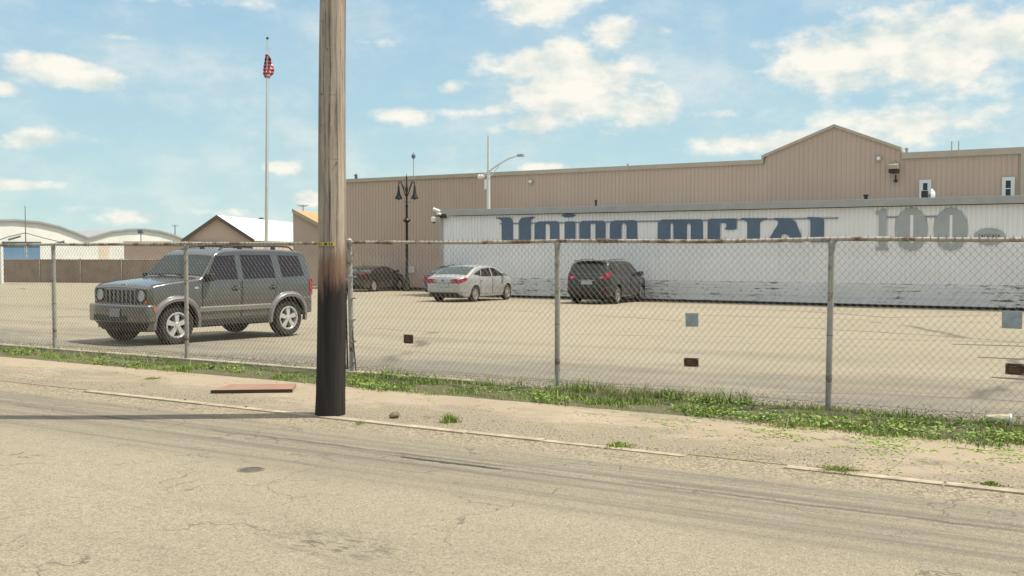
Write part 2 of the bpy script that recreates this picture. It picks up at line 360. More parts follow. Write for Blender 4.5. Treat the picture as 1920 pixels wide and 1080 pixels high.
def box(bm, x0, x1, y0, y1, z0, z1, mi=0, bev=0):
    vs = [bm.verts.new(p) for p in ((x0,y0,z0),(x1,y0,z0),(x1,y1,z0),(x0,y1,z0),(x0,y0,z1),(x1,y0,z1),(x1,y1,z1),(x0,y1,z1))]
    fs = [bm.faces.new([vs[i] for i in q]) for q in ((0,3,2,1),(4,5,6,7),(0,1,5,4),(1,2,6,5),(2,3,7,6),(3,0,4,7))]
    for f in fs: f.material_index = mi
    if bev:
        es = {e for f in fs for e in f.edges}; bmesh.ops.bevel(bm, geom=list(es), offset=bev, segments=2, affect='EDGES', profile=.6)
    return bm
def tube(bm, pts, rad, n=8, caps=True, mi=0):
    pts = [Vector(p) for p in pts]; rad = rad if isinstance(rad, (list, tuple)) else [rad] * len(pts); rings = []
    prev = None
    for i, p in enumerate(pts):
        t = (pts[min(i + 1, len(pts) - 1)] - pts[max(i - 1, 0)]).normalized()
        a = Vector((0, 0, 1)) if abs(t.z) < .9 else Vector((1, 0, 0))
        if prev is not None: a = prev
        u = (a - t * a.dot(t)).normalized(); prev = u; w = t.cross(u)
        rings.append([bm.verts.new(p + rad[i] * (math.cos(2*PI*k/n) * u + math.sin(2*PI*k/n) * w)) for k in range(n)])
    for a, b in zip(rings, rings[1:]):
        for k in range(n): bm.faces.new((a[k], a[(k+1) % n], b[(k+1) % n], b[k])).material_index = mi
    if caps:
        bm.faces.new(rings[0][::-1]).material_index = mi; bm.faces.new(rings[-1]).material_index = mi
    return bm
def lathe(bm, prof, n=32, axis='z', c=(0,0,0), close=False, mi=0, cap=True):
    rings = []
    for r, h in prof:
        ring = []
        for k in range(n):
            a = 2*PI*k/n; x, y = r*math.cos(a), r*math.sin(a)
            p = {'z': (x, y, h), 'y': (x, h, y), 'x': (h, x, y)}[axis]
            ring.append(bm.verts.new((p[0]+c[0], p[1]+c[1], p[2]+c[2])))
        rings.append(ring)
    seq = list(zip(rings, rings[1:])) + ([(rings[-1], rings[0])] if close else [])
    for a, b in seq:
        for k in range(n): bm.faces.new((a[k], a[(k+1) % n], b[(k+1) % n], b[k])).material_index = mi
    if not close and cap:
        if prof[0][0] > 1e-4: bm.faces.new(rings[0][::-1]).material_index = mi
        if prof[-1][0] > 1e-4: bm.faces.new(rings[-1]).material_index = mi
    return bm
def prism(bm, poly, mapf, mi=0):     # poly: outline points; mapf(p, k) gives the point on the front (k=0) and back (k=1)
    a = [bm.verts.new(mapf(p, 0)) for p in poly]; b = [bm.verts.new(mapf(p, 1)) for p in poly]
    f = [bm.faces.new(a), bm.faces.new(b[::-1])]
    for i in range(len(poly)):
        j = (i + 1) % len(poly); f.append(bm.faces.new((a[i], b[i], b[j], a[j])))
    for q in f: q.material_index = mi
    return bm
def ell(cx, cy, rx, ry, n=24, a0=0, a1=2*PI):
    return [(cx + rx*math.cos(a0 + (a1-a0)*k/n), cy + ry*math.sin(a0 + (a1-a0)*k/n)) for k in range(n)]
def lerp(tab, x):
    if x <= tab[0][0]: return tab[0][1]
    for (a, u), (b, v) in zip(tab, tab[1:]):
        if x <= b: return u + (v - u) * (x - a) / (b - a)
    return tab[-1][1]
def copy_tree(o, parent=None):
    kids = [c for c in D.objects if c.parent is o]
    c = o.copy(); COL.objects.link(c); c.parent = parent
    for k in kids: copy_tree(k, c)
    return c

# ------------------------------------------------------------------ the setting
def grid_sheet(name, xs, prof, m):
    v = [(x, y, z) for (y, z) in prof for x in xs]; n = len(xs)
    f = [(j*n+i, j*n+i+1, (j+1)*n+i+1, (j+1)*n+i) for j in range(len(prof)-1) for i in range(n-1)]
    return tag(pymesh(name, v, f, m), kind='structure')
M_GRD = mat('far_ground', (.24, .21, .15), .95, 0, .3, .02)
grid_sheet('ground', [-3000, 3000], [(-3000, -.62), (3000, -.62)], M_GRD)
XS = list(np.linspace(-120, 90, 43))
grid_sheet('road', XS, [(-7, -.05), (0, .0), (4, -.02), (7, -.03), (7.99, -.010), (8.075, -.005)], M_ROAD)
grid_sheet('parking_lot', list(np.linspace(-260, 200, 47)), [(LOT0+.02, -.004)] + [(y, gz(y)) for y in np.linspace(13, LOT1, 12)] + [(120, gz(LOT1)), (260, gz(LOT1))], M_LOT)
bm = B(); box(bm, -120, 90, 8.07, 9.95, -.2, 0); tag(obj('sidewalk', bm, M_WALK), kind='structure')
# worn kerb: low rounded concrete edge that wanders a little and is broken here and there
bm = B(); rr = random.Random(3); x = -60.0
while x < 40:
    L_ = rr.uniform(.7, 2.6); dy = rr.uniform(-.012, .012); h = rr.uniform(.0, .007) if rr.random() < .86 and not -16 < x < -11.5 else -.03
    box(bm, x, x + L_ - .015, 7.965 + dy, 8.068, -.2, h, bev=.008); x += L_
tag(obj('kerb', bm, mat('kerb_concrete', (.40, .33, .235), .9, 0, .6, 4, .5, 60, vcol=(.2, .165, .115)), smooth=40), kind='structure')
nx = 420; xs = np.linspace(-60, 40, nx); ys = np.linspace(9.9, 11.14, 14)
zz = rng.normal(0, .006, (14, nx)) + .008; zz[0] = -.01; zz[-1] = -.02
zz += (.012*np.sin(xs*1.7)+.01*np.sin(xs*4.1+1))[None, :] * np.sin(np.linspace(0, PI, 14))[:, None]
v = [(float(xs[i]), float(ys[j]), float(zz[j, i])) for j in range(14) for i in range(nx)]
f = [(j*nx+i, j*nx+i+1, (j+1)*nx+i+1, (j+1)*nx+i) for j in range(13) for i in range(nx-1)]
tag(pymesh('verge', v, f, M_SOIL, smooth=True), kind='structure')
# concrete sill under the left part of the fence
bm = B(); box(bm, -21.5, -7.2, 11.0, 11.16, -.1, .035, bev=.01)
tag(obj('fence_sill', bm, M_CONC), 'thin concrete sill running along the fence foot on the left', 'kerb')

# ------------------------------------------------------------------ buildings
def ribbed(name, x0, x1, Y, zfun, zb, m, parent, pitch, w, dep, slot=None):
    """vertical ribs pressed into a metal wall facing -y; zfun(x) gives the top"""
    bm = B(); xs = []; x = x0
    while x < x1:
        xs += [(x, 0), (x + pitch - w, 0), (x + pitch - w*.75, dep), (x + pitch - w*.25, dep)]; x += pitch
    lo = [bm.verts.new((a, Y - d, zb)) for a, d in xs]; hi = [bm.verts.new((a, Y - d, zfun(a))) for a, d in xs]
    for i in range(len(xs) - 1): bm.faces.new((lo[i], lo[i+1], hi[i+1], hi[i]))
    return obj(name, bm, m, parent)
WY, TY = 39.7, 46.0
# --- long tan building
cor = onY(632, 500, TY).x
pk = [onY(632, 341.5, TY), onY(1430, 303, TY)]
ztan = CAMH + .5 * ((HZ-340)/F*TY/(SY*(652-960)/F+CY) + (HZ-303.5)/F*TY/(SY*(1430-960)/F+CY))
g0, g1, g2 = onY(1431, 296, TY), onY(1562, 240, TY), onY(1688, 283, TY)
zr = onY(1800, 288.5, TY).z; xr = onY(1912, 300, TY).x
TG = gz(TY) - .1
def ztop(x):
    if x < g0.x: return ztan
    if x < g1.x: return g0.z + (g1.z - g0.z) * (x - g0.x) / (g1.x - g0.x)
    if x < g2.x: return g1.z + (g2.z - g1.z) * (x - g1.x) / (g2.x - g1.x)
    return zr
tb = thing('warehouse', 'long tan metal clad warehouse with a stepped gable parapet behind the white building', 'building', (0, 0, 0))
ribbed('wall', cor, xr + 12, TY, ztop, TG, M_TAN, tb, .205, .06, .03)
bm = B(); box(bm, cor, xr + 12, TY + .02, TY + 40, TG, ztan - .06); obj('roof', bm, M_ROOF, tb)
bm = B()
box(bm, cor - .05, g0.x, TY - .1, TY + .3, ztan - .10, ztan + .10)
def bar(bm, a, b, y0, y1, t):
    pts = [(a.x, a.z), (b.x, b.z), (b.x, b.z + t), (a.x, a.z + t)]
    prism(bm, pts, lambda p, k: (p[0], (y0, y1)[k], p[1]))
bar(bm, Vector((g0.x, 0, g0.z)), g1, TY - .1, TY + .3, .13); bar(bm, g1, g2, TY - .1, TY + .3, .13)
box(bm, g0.x - .1, g0.x, TY - .103, TY + .3, ztan - .1, g0.z + .1)
box(bm, g2.x, xr + 12, TY - .1, TY + .3, zr - .12, zr + .14)
obj('eave_trim', bm, M_TANTRIM, tb)
bm = B(); prism(bm, [(g0.x, ztan-.3), (g0.x, g0.z-.02), (g1.x, g1.z-.02), (g2.x, g2.z-.02), (g2.x, ztan-.3)], lambda p, k: (p[0], (TY+.05, TY+38)[k], p[1]))
obj('gable_roof', bm, M_ROOF, tb)
bm = B(); box(bm, g2.x + .1, xr + 12, TY + .05, TY + 38, ztan-.2, zr - .02); obj('roof', bm, M_ROOF, tb)
bm = B(); box(bm, xr - .02, xr + .12, TY - .14, TY - .02, 2, zr - .1, bev=.02); obj('downpipe', bm, M_TANTRIM, tb)
M_FRAME = mat('white_window_frame', (.62, .64, .62), .5)
for (xa, ya, xb, yb) in ((1722, 338, 1744, 376), (1876, 333, 1900, 373)):
    a = onY(xa, ya, TY - .05); b = onY(xb, yb, TY - .05)
    bm = B()
    for q in ((a.x, b.x, a.z - .14, a.z), (a.x, b.x, b.z, b.z + .1), (a.x, a.x + .14, b.z + .1, a.z - .14), (b.x - .14, b.x, b.z + .1, a.z - .14)):
        box(bm, q[0], q[1], TY - .11, TY + .01, q[2], q[3])
    fr = obj('window', bm, M_FRAME, tb)
    bm = B(); box(bm, a.x + .14, b.x - .14, TY - .05, TY - .03, b.z + .1, a.z - .14); obj('pane', bm, M_GLASS, fr)
    bm = B(); box(bm, a.x + .14, b.x - .14, TY - .065, TY - .052, a.z - .48, a.z - .44); obj('glazing_bar', bm, M_FRAME, fr)
bm = B(); box(bm, cor - .03, cor + .12, TY - .06, TY + .02, TG, ztan - .1); obj('corner_trim', bm, M_TANTRIM, tb)
bm = B(); box(bm, cor, -27, TY - .09, TY - .041, TG, TG + .26); obj('base_strip', bm, mat('dark_base', (.05, .045, .035), .9), tb)
# wall lights and gear on the tan wall
def wall_gear(px, py, kind, label, name='wall_light'):
    p = onY(px, py, TY - .1)
    t = thing(name, label, 'light' if kind != 'heater' else 'vent hood', (p.x, TY - .035, p.z))
    if kind == 'heater':
        bm = B(); prism(bm, [(-.03, .22), (-.42, .12), (-.45, -.05), (-.03, -.05)], lambda p_, k: ((-.19, .19)[k], p_[0], p_[1]))
        obj('hood', bm, mat('vent_hood_metal', (.35, .29, .22), .5), t)
        bm = B(); box(bm, -.18, .18, -.4, -.02, -.22, -.052)
        for k in range(2): box(bm, -.19, .19, -.42, -.401, -.19 + k*.06, -.165 + k*.06)
        obj('louvre_box', bm, mat('brown_box', (.05, .035, .025), .7), t)
        bm = B(); tube(bm, [(.05, -.1, -.3), (.05, -.1, -.5)], .03); lathe(bm, [(.001, -.62), (.08, -.58), (.08, -.5), (.03, -.48)], 12, 'z', (.05, -.1, 0)); obj('sensor', bm, M_BLACK, t)
    else:
        bm = B(); box(bm, -.1, .1, -.06, 0, -.12, .12, bev=.015); obj('bracket', bm, M_TANTRIM, t)
        bm = B(); lathe(bm, [(.001, -.2), (.07, -.18), (.085, -.08), (.05, -.06)], 16, 'y'); obj('lamp_shade', bm, M_WHITEPAINT, t, 40)
wall_gear(1675, 316, 'heater', 'brown louvred vent hood high on the tan wall right of the gable', 'vent_hood')
wall_gear(1645, 298, 'l', 'small white round lamp on the tan wall below the right slope of the gable')
wall_gear(995, 341, 'l', 'small white round lamp on the tan wall right of the tall light pole')

# --- white building
wcor = onY(829, 500, WY).x; wz = CAMH + .5*((HZ-402)/F*WY/(SY*(829-960)/F+CY) + (HZ-383)/F*WY/(SY*(1900-960)/F+CY))
WG = gz(WY) - .06; wx1 = 18
wb = thing('low_building', 'low white ribbed metal building with big blue lettering facing the parking lot', 'building')
pz = WG + .06 + .86
ribbed('wall', wcor, wx1, WY, lambda x: wz - .05, pz, M_WHITE, wb, .168, .12, .04)
bm = B(); box(bm, wcor - .02, wx1, WY - .09, WY + .05, WG + .16, pz, 0); box(bm, wcor + .0, wx1, WY - .05, WY + .05, pz, pz + .015)
for k in range(3): box(bm, wcor - .025, wx1, WY - .1, WY - .09, WG + .36 + k*.22, WG + .372 + k*.22)
obj('plinth', bm, M_PLINTH, wb)
bm = B(); box(bm, wcor, wx1, WY - .06, WY + .05, WG, WG + .16); obj('base_strip', bm, mat('black_base', (.015, .018, .013), .95, 0, .4, 3), wb)
bm = B(); box(bm, wcor, wx1, WY + .05, TY - .05, WG, wz - .1); obj('side_wall', bm, M_WHITE, wb)
bm = B()
prism(bm, [(WY - .16, wz), (WY - .16, wz + .15), (TY - .15, wz + .17), (TY - .15, wz + .01)], lambda p, k: ((wcor - .1, wx1)[k], p[0], p[1]))
obj('roof', bm, M_ROOF, wb)
bm = B(); box(bm, wcor - .12, wx1, WY - .22, WY - .162, wz - .03, wz + .24, bev=.01); obj('gutter', bm, M_TRIM, wb)
bm = B(); box(bm, wcor - .03, wcor + .1, WY - .08, WY + .04, pz, wz - .04); obj('corner_trim', bm, M_TRIM, wb)
# lettering: metal plates standing on the ribs
LS = 1920 / 680.0
def letter(name, polys, sx=LS, ox=920, oy=370, m=M_BLUE, off=.066):
    bm = B()
    for poly in polys:
        pts = [onY(ox + a / sx, oy + b / sx, WY - off) for a, b in poly]
        prism(bm, pts, lambda p, k: (p.x, WY - off + (.0, .008)[k], p.z))
    return obj(name, bm, m, wb)
BT = 237
letter('letter_u', [[(30,107),(98,107),(111,113),(116,128),(116,BT-14),(150,BT-14),(150,128),(158,113),(172,108),(228,103),(234,107),(213,120),(213,BT-8),(200,BT),(70,BT),(58,BT-8),(57,125),(48,116),(30,112)]])
letter('letter_n', [[(232,BT),(232,146),(240,133),(256,128),(350,126),(361,134),(362,BT),(313,BT),(313,150),(306,140),(293,140),(288,150),(288,BT)]])
letter('letter_i', [[(391,BT),(391,136),(398,128),(440,127),(447,135),(447,BT)], ell(412, 97, 35, 10)])
def oh(x0, x1, c0, c1, t):
    return [[(x0,BT-5),(x0,t+14),(x0+14,t),(c0,t-1),(c0,BT),(x0+8,BT)],[(c0,t-1),(c1,t-1),(c1,t+14),(c0,t+16)],[(c0,BT-13),(c1,BT-13),(c1,BT),(c0,BT)],[(c1,t-1),(x1-14,t-1),(x1,t+12),(x1,BT-5),(x1-8,BT),(c1,BT)]]
letter('letter_o', oh(469, 607, 526, 554, 125))
letter('letter_n', [[(631,BT),(631,142),(640,128),(656,123),(760,121),(774,130),(776,BT),(718,BT),(718,150),(712,138),(696,138),(690,150),(690,BT)]])
letter('letter_m', [[(884,BT),(884,140),(892,124),(910,118),(1108,116),(1122,126),(1124,BT),(1058,BT),(1058,148),(1050,138),(1043,138),(1038,148),(1038,BT),(967,BT),(967,148),(962,138),(952,138),(948,148),(948,BT)]])
letter('letter_e', [[(1147,BT),(1147,122),(1158,114),(1300,112),(1300,168),(1290,172),(1240,172),(1240,160),(1246,158),(1246,140),(1238,136),(1213,136),(1213,BT-13),(1300,BT-13),(1300,BT)]])
letter('letter_t', [[(1323,110),(1463,110),(1456,120),(1434,124),(1424,134),(1424,BT),(1356,BT),(1356,134),(1346,124),(1326,118)]])
letter('letter_a', [[(1466,BT),(1478,210),(1505,165),(1520,140),(1522,128),(1500,118),(1500,110),(1585,110),(1610,128),(1632,175),(1652,BT),(1586,BT),(1578,205),(1556,193),(1540,198),(1530,BT)]])
letter('letter_l', [[(1672,105),(1740,106),(1757,112),(1763,124),(1763,BT-14),(1832,BT-14),(1832,BT),(1690,BT),(1690,128),(1686,116),(1672,111)]])
def rule(x0, x1, y_at940=419.6):     # the thin bar that ties the letters together
    z = onY(940, y_at940, WY - .06).z; a = onY(x0, 410, WY - .06).x; b = onY(x1, 410, WY - .06).x
    bm = B(); box(bm, a, b, WY - .0565, WY - .0555, z - .03, z + .03); obj('tie_bar', bm, mat('tie_bar_grey', (.22, .24, .27), .5), wb)
rule(937, 1571)
GS = 1503 / 320.0
G = dict(sx=GS, ox=1600, oy=370, m=M_GREYPAINT)
letter('digit_one', [[(190,150),(190,124),(228,118),(250,103),(285,103),(285,430),(312,452),(312,464),(190,464),(190,452),(218,430),(218,150)]], **G)
def zero(cx, rx, slot0, slot1, cy=280, ry=188):
    L1 = [(cx + rx*math.cos(a), cy - ry*math.sin(a)) for a in np.linspace(PI/2 + .05, 3*PI/2 - .05, 22)]
    Rr = [(cx + rx*math.cos(a), cy - ry*math.sin(a)) for a in np.linspace(PI/2 - .05, -PI/2 + .05, 22)]
    L1 = [p_ for p_ in L1 if p_[0] < slot0 - 1]; Rr = [p_ for p_ in Rr if p_[0] > slot1 + 1]
    return [[(slot0, cy-ry)] + L1 + [(slot0, cy+ry)], [(slot1, cy-ry)] + Rr + [(slot1, cy+ry)],
            [(slot0, cy-ry), (slot1, cy-ry), (slot1, cy-125), (slot0, cy-125)], [(slot0, cy+ry), (slot1, cy+ry), (slot1, cy+120), (slot0, cy+120)]]
letter('digit_zero', zero(505, 147, 495, 522), **G)
letter('digit_slot', [[(494,157),(523,157),(523,400),(494,400)]], sx=GS, ox=1600, oy=370, m=M_WHITE, off=.062)
letter('digit_slot', [[(841,157),(867,157),(867,400),(841,400)]], sx=GS, ox=1600, oy=370, m=M_WHITE, off=.062)
letter('digit_zero', zero(852, 152, 842, 866), **G)
rule(1659, 1772)
letter('oval_plate', [ell(1195, 345, 140, 74)], **G)
for k in range(8):
    x0 = 1098 + k*24; letter('small_letter', [[(x0,352),(x0,326),(x0+5,326),(x0+5,334),(x0+12,334),(x0+12,326),(x0+17,326),(x0+17,352)] if k % 2 else [(x0,352),(x0,326),(x0+17,326),(x0+17,332),(x0+6,332),(x0+6,352)]], sx=GS, ox=1600, oy=370, m=mat('dark_letter_paint', (.12, .125, .12), .6), off=.070)

# things standing on or above the roof of the white building
def roof_pipe(px, y0, y1, r, label, name='vent_pipe', m=None, yy=None, capw=1.5):
    a = onY(px, y0, yy or 41.0)
    zb = wz + .17 + (a.y - WY) * .0
    t = thing(name, label, 'pipe', (a.x, a.y, zb))
    bm = B(); tube(bm, [(0, 0, -.1), (0, 0, a.z - zb)], r, 10); obj('pipe', bm, m or M_IRON, t, 40)
    bm = B(); lathe(bm, [(r*capw, a.z-zb), (r*capw, a.z-zb+.05), (.001, a.z-zb+.09)], 12); obj('cap', bm, m or M_IRON, t, 40)
roof_pipe(1117, 378, 388, .045, 'short dark vent pipe on the white roof above the letter E')
roof_pipe(1622, 368, 380, .07, 'short dark vent pipe on the white roof left of the number 100')
p = onY(1741, 376, 41.5)
t = thing('satellite_dish', 'small pale dish beside a dark box on the white roof below the left window', 'dish', (p.x, 41.5, wz + .26))
bm = B(); tube(bm, [(0,0,-.1),(0,0,.22)], .03); obj('mast', bm, M_GALV, t)
bm = B(); lathe(bm, [(.001,.1),(.1,.085),(.18,.04),(.24,-.02),(.18,.02),(.001,.07)], 20, 'x', (.1,0,.18)); obj('reflector', bm, M_WHITEPAINT, t, 50)
bm = B(); box(bm, -.28, -.06, -.14, .14, -.1, .34, bev=.02); obj('equipment_box', bm, M_BLACK, t)
p = onY(916, 390, 43.2)
t = thing('light_pole', 'tall galvanised light pole with a long curved arm rising behind the white roof', 'street light', (p.x, 43.2, wz + .02))
top = onY(916, 255, 43.2).z - (wz + .02)
bm = B(); tube(bm, [(0,0,-3.6),(0,0,top*.45),(0,0,top)], [.10,.085,.05], 12); obj('pole', bm, mat('light_pole_metal', (.62, .62, .57), .45, .2, .1), t, 40)
j = onY(913, 330, 43.2); e = onY(975, 292, 43.2)
bm = B(); h0 = j.z - (wz+.02); h1 = e.z - (wz+.02); dx = e.x - p.x
tube(bm, [(-.5,0,h0-.02),(-.1,0,h0+.14),(dx*.3,0,h0+(h1-h0)*.55),(dx*.65,0,h0+(h1-h0)*.86),(dx*.95,0,h1)], [.035,.05,.05,.045,.04], 8); tube(bm, [(.03,0,h0-.12),(dx*.35,0,h0+(h1-h0)*.5)], .022, 6)
obj('arm', bm, MATS['light_pole_metal'], t, 40)
bm = B(); box(bm, dx*.93, dx*1.12, -.1, .1, h1-.07, h1+.06, bev=.03); obj('lamp_head', bm, M_TRIM, t, 40)
bm = B()
for q in (-.52, -.38): lathe(bm, [(.001,.12),(.09,.1),(.11,-.05),(.07,-.1)], 12, 'y', (q, 0, h0-.03))
obj('floodlight', bm, M_WHITEPAINT, t, 40)
bm = B(); box(bm, -.17, -.04, -.12, .02, top*.34, top*.46, bev=.02); obj('junction_box', bm, M_WHITEPAINT, t)

# security cameras on the corner
p = onY(822, 400, WY - .3)
t = thing('security_camera', 'cluster of white security cameras on a black bracket at the corner of the white building', 'camera', (wcor + .05, WY - .2, p.z - .1))
bm = B(); box(bm, .0, .32, -.06, .04, -.13, .06, bev=.01); tube(bm, [(.05,-.1,-.04),(-.28,-.1,-.02),(-.28,-.1,-.1)], .025); tube(bm, [(-.05,-.1,-.02),(-.05,-.1,.12)], .025); obj('bracket', bm, M_BLACK, t)
bm = B(); lathe(bm, [(.10,-.30),(.13,-.24),(.13,-.1),(.06,-.06)], 16, 'z', (-.3,-.1,0)); obj('dome_housing', bm, M_WHITEPAINT, t, 40)
bm = B(); lathe(bm, [(.001,-.38),(.06,-.36),(.085,-.301)], 16, 'z', (-.3,-.1,0)); obj('dome_lens', bm, M_GLASS, t, 40)
bm = B(); tube(bm, [(.06,-.12,.18),(-.26,-.22,.30)], [.07,.075], 10); obj('camera_body', bm, M_WHITEPAINT, t, 40)
bm = B(); tube(bm, [(.12,-.12,.05),(-.05,-.2,.08)], .055, 10); obj('camera_body', bm, M_WHITEPAINT, t, 40)
bm = B(); tube(bm, [(-.262,-.2205,.301),(-.28,-.226,.306)], .05, 10); obj('camera_lens', bm, M_GLASS, t, 40)

# gear on the tan roof
def stick(px, y0, label, kind, Y=TY + 3, name='roof_lamp', cat='lamp'):
    a = onY(px, y0, Y); t = thing(name, label, cat, (a.x, Y, ztan - .05)); h = a.z - ztan + .05
    bm = B(); tube(bm, [(0,0,0),(0,0,h)], .03, 6); obj('mast', bm, M_TRIM if kind == 'ball' else M_IRON, t)
    bm = B()
    if kind == 'ball': lathe(bm, [(.001,-.16),(.1,-.1),(.13,0),(.1,.1),(.001,.14)], 14, 'z', (0,0,h)); lathe(bm, [(.02,.12),(.02,.24),(.001,.25)], 8, 'z', (0,0,h))
    elif kind == 'flag': box(bm, -.02, .16, -.03, .03, h-.28, h-.05); tube(bm, [(-.12,0,h-.1),(.16,0,h+.02)], .02, 6)
    obj('head', bm, mat('bluegrey_metal', (.1, .13, .17), .5), t, 40)
stick(776, 294, 'thin mast with a small round head on the tan roof above the ornate lamp post', 'ball')
stick(667, 327, 'small dark device on the tan roof edge right of the utility pole', 'flag', name='roof_device', cat='device')
for px, s in ((1781, 'left'), (1794, 'right')):
    a = onY(px, 266, TY + 1.5); t = thing('roof_mast', f'thin upright grey rod above the tan roof, {s} one of the pair near the windows', 'mast', (a.x, TY + 1.5, zr), group='rods on the tan roof')
    bm = B(); tube(bm, [(0,0,-.1),(0,0,a.z-zr)], .025, 6); obj('rod', bm, M_TRIM, t)
    bm = B(); lathe(bm, [(.07,-.05),(.07,.12),(.025,.16)], 10); obj('base', bm, M_TRIM, t)
a = onY(1697, 284, TY+.5); t = thing('vent_pipe', 'tiny grey pipe on the tan roof at the foot of the gable right slope', 'pipe', (a.x, TY+.5, zr))
bm = B(); tube(bm, [(0,0,-.1),(0,0,.35)], .05, 8); obj('pipe', bm, M_TRIM, t); bm = B(); lathe(bm, [(.08,.3),(.08,.38),(.001,.42)], 10); obj('cap', bm, M_TRIM, t)
a = onY(1254, 303, TY+.8); t = thing('vent_pipe', 'tiny grey pipe on the tan roof edge far left of the gable', 'pipe', (a.x-2.2, TY+.8, ztan))
bm = B(); tube(bm, [(0,0,-.1),(0,0,.28)], .05, 8); obj('pipe', bm, M_TRIM, t)
# small notice on the tan wall
a = onY(776, 500, TY-.1); b = onY(764, 511, TY-.1)
t = thing('wall_sign', 'small white notice on the tan wall beside the ornate lamp post', 'sign', (a.x, TY-.06, a.z))
bm = B(); box(bm, b.x-a.x, 0, -.02, 0, b.z-a.z, 0); obj('board', bm, M_WHITEPAINT, t)
bm = B(); w_ = a.x-b.x
for k in range(4): box(bm, -w_*.85, -w_*(.15+.12*(k%2)), -.026, -.021, (b.z-a.z)*(.25+.17*k), (b.z-a.z)*(.19+.17*k))
obj('faded_lettering', bm, mat('faded_red', (.35,.2,.2), .6), t)

# --- ornate black lamp post
base = onY(763, 545, 44.2); zb = gz(44.2); p = Vector((base.x, 44.2, zb)); hh = onY(765, 326, 44.2).z - zb
t = thing('ornate_lamp_post', 'black ornate iron lamp post with two hanging bell lanterns before the tan wall', 'lamp post', tuple(p), YAW*.6)
bm = B(); lathe(bm, [(.22,0),(.22,.12),(.17,.18),(.16,.5),(.11,.62),(.13,.66),(.09,.75),(.075,1.2),(.068,hh*.58),(.11,hh*.59),(.17,hh*.605),(.09,hh*.62),(.062,hh*.64),(.06,hh*.72),(.09,hh*.725),(.05,hh*.74),(.05,hh*.84),(.09,hh*.86),(.05,hh*.89),(.03,hh*.94),(.045,hh*.96),(.001,hh)], 14); obj('post', bm, M_IRON, t, 40)
bm = B(); tube(bm, [(-.18,0,hh*.76),(.18,0,hh*.76)], .015, 6); obj('crossbar', bm, M_IRON, t); bm = B(); tube(bm, [(-.2,0,hh*.61),(-.16,0,hh*.595),(.16,0,hh*.595),(.2,0,hh*.61)], .025, 6); obj('crossbar', bm, M_IRON, t)
for s in (-1, 1):
    bm = B(); tube(bm, [(0,0,hh*.80),(s*.10,0,hh*.83),(s*.22,0,hh*.89),(s*.34,0,hh*.935),(s*.42,0,hh*.93),(s*.45,0,hh*.90)], .028, 7)
    tube(bm, [(0,0,hh*.90),(s*.12,0,hh*.87),(s*.3,0,hh*.93)], .016, 6); obj('arm', bm, M_IRON, t, 40)
    bm = B(); lathe(bm, [(.02,hh*.905),(.05,hh*.89),(.06,hh*.86),(.10,hh*.825),(.19,hh*.795),(.2,hh*.785),(.06,hh*.782),(.001,hh*.775)], 14, 'z', (s*.45,0,0)); obj('lantern', bm, M_IRON, t, 40)

# --- flagpole and flag
fd = 52.0; fb = onD(498, 545, fd); ft = onD(505, 75, fd); zb = gz(60)
t = thing('flagpole', 'tall pale metal flagpole behind the grey SUV', 'flagpole', (fb.x, fb.y, zb))
off = Vector((ft.x - fb.x, ft.y - fb.y, ft.z - zb))
bm = B(); tube(bm, [(0,0,0), tuple(off*.5), tuple(off*.995)], [.095,.075,.035], 12); obj('pole', bm, mat('flagpole_metal', (.6,.6,.56), .4, .2, .1), t, 40)
bm = B(); lathe(bm, [(.001,-.07),(.06,-.04),(.07,0),(.05,.05),(.001,.08)], 12, 'z', tuple(off)); obj('finial', bm, M_IRON, t, 40)
bm = B(); lathe(bm, [(.2,0),(.2,.08),(.12,.14),(.1,.3)], 14); obj('base', bm, M_TRIM, t, 40)
bm = B(); tube(bm, [tuple(off*.99+Vector((.1,0,0))), tuple(off*.5+Vector((.13,0,0))), (.14,0,1.2)], .008, 4); obj('halyard', bm, M_TRIM, t)
def flag_material():
    g = NG('flag_cloth')
    u = g.m_('FRACT', g.m_('MULTIPLY', g.Y, 1/.18)); red = g.rng(u, .48, .52)
    c = g.mix(red, (.55, .02, .05), (.68, .54, .56))
    blue = g.m_('MULTIPLY', g.rng(g.Y, .86, .9), g.rng(g.Z, .01, -.01))
    c = g.mix(blue, c, (.03, .04, .16))
    g.done(c, .9); return g.m
# limp flag: folded cloth gathered round the pole; local y runs along the hoist, stripes run round it
fl = D.meshes.new('flag'); nu, nv = 40, 26; V = []; Fc = []
zt, zbm = onD(505, 102, fd).z, onD(505, 149, fd).z; H_ = zt - zbm
for j in range(nv):
    v_ = j/(nv-1)
    for i in range(nu):
        u_ = i/(nu-1); ang = u_*PI*5.2
        wid = .08 + .30*math.sin(PI*min(1, v_*1.02)**.8)**.6
        x = (u_-.35)*wid*1.35*(.7+.5*v_) + .05*math.sin(ang+v_*5)
        y = .13*math.sin(ang*1.0 + v_*2.5)*(.4+v_) + .03*math.sin(9*v_+u_*3)
        z = -v_*H_*(.93 + .07*math.cos(ang*.7)) - .35*u_*(1-v_)*(.5)
        V.append((x, z, y))
for j in range(nv-1):
    for i in range(nu-1): Fc.append((j*nu+i, j*nu+i+1, (j+1)*nu+i+1, (j+1)*nu+i))
V = [(x, z+H_, y) for x, z, y in V]
fo = pymesh('flag', V, Fc, flag_material(), smooth=True); sm = fo.modifiers.new('s', 'SOLIDIFY'); sm.thickness = .006
tt = (zt - zb)/off.z; base_ = fb + off*((zbm - zb)/off.z)
fo.location = (fb.x + off.x*.93, fb.y + off.y*.93 - .02, zbm); fo.rotation_euler = (R(90), 0, YAW)
tag(fo, 'limp red and white striped flag hanging near the top of the flagpole', 'flag')

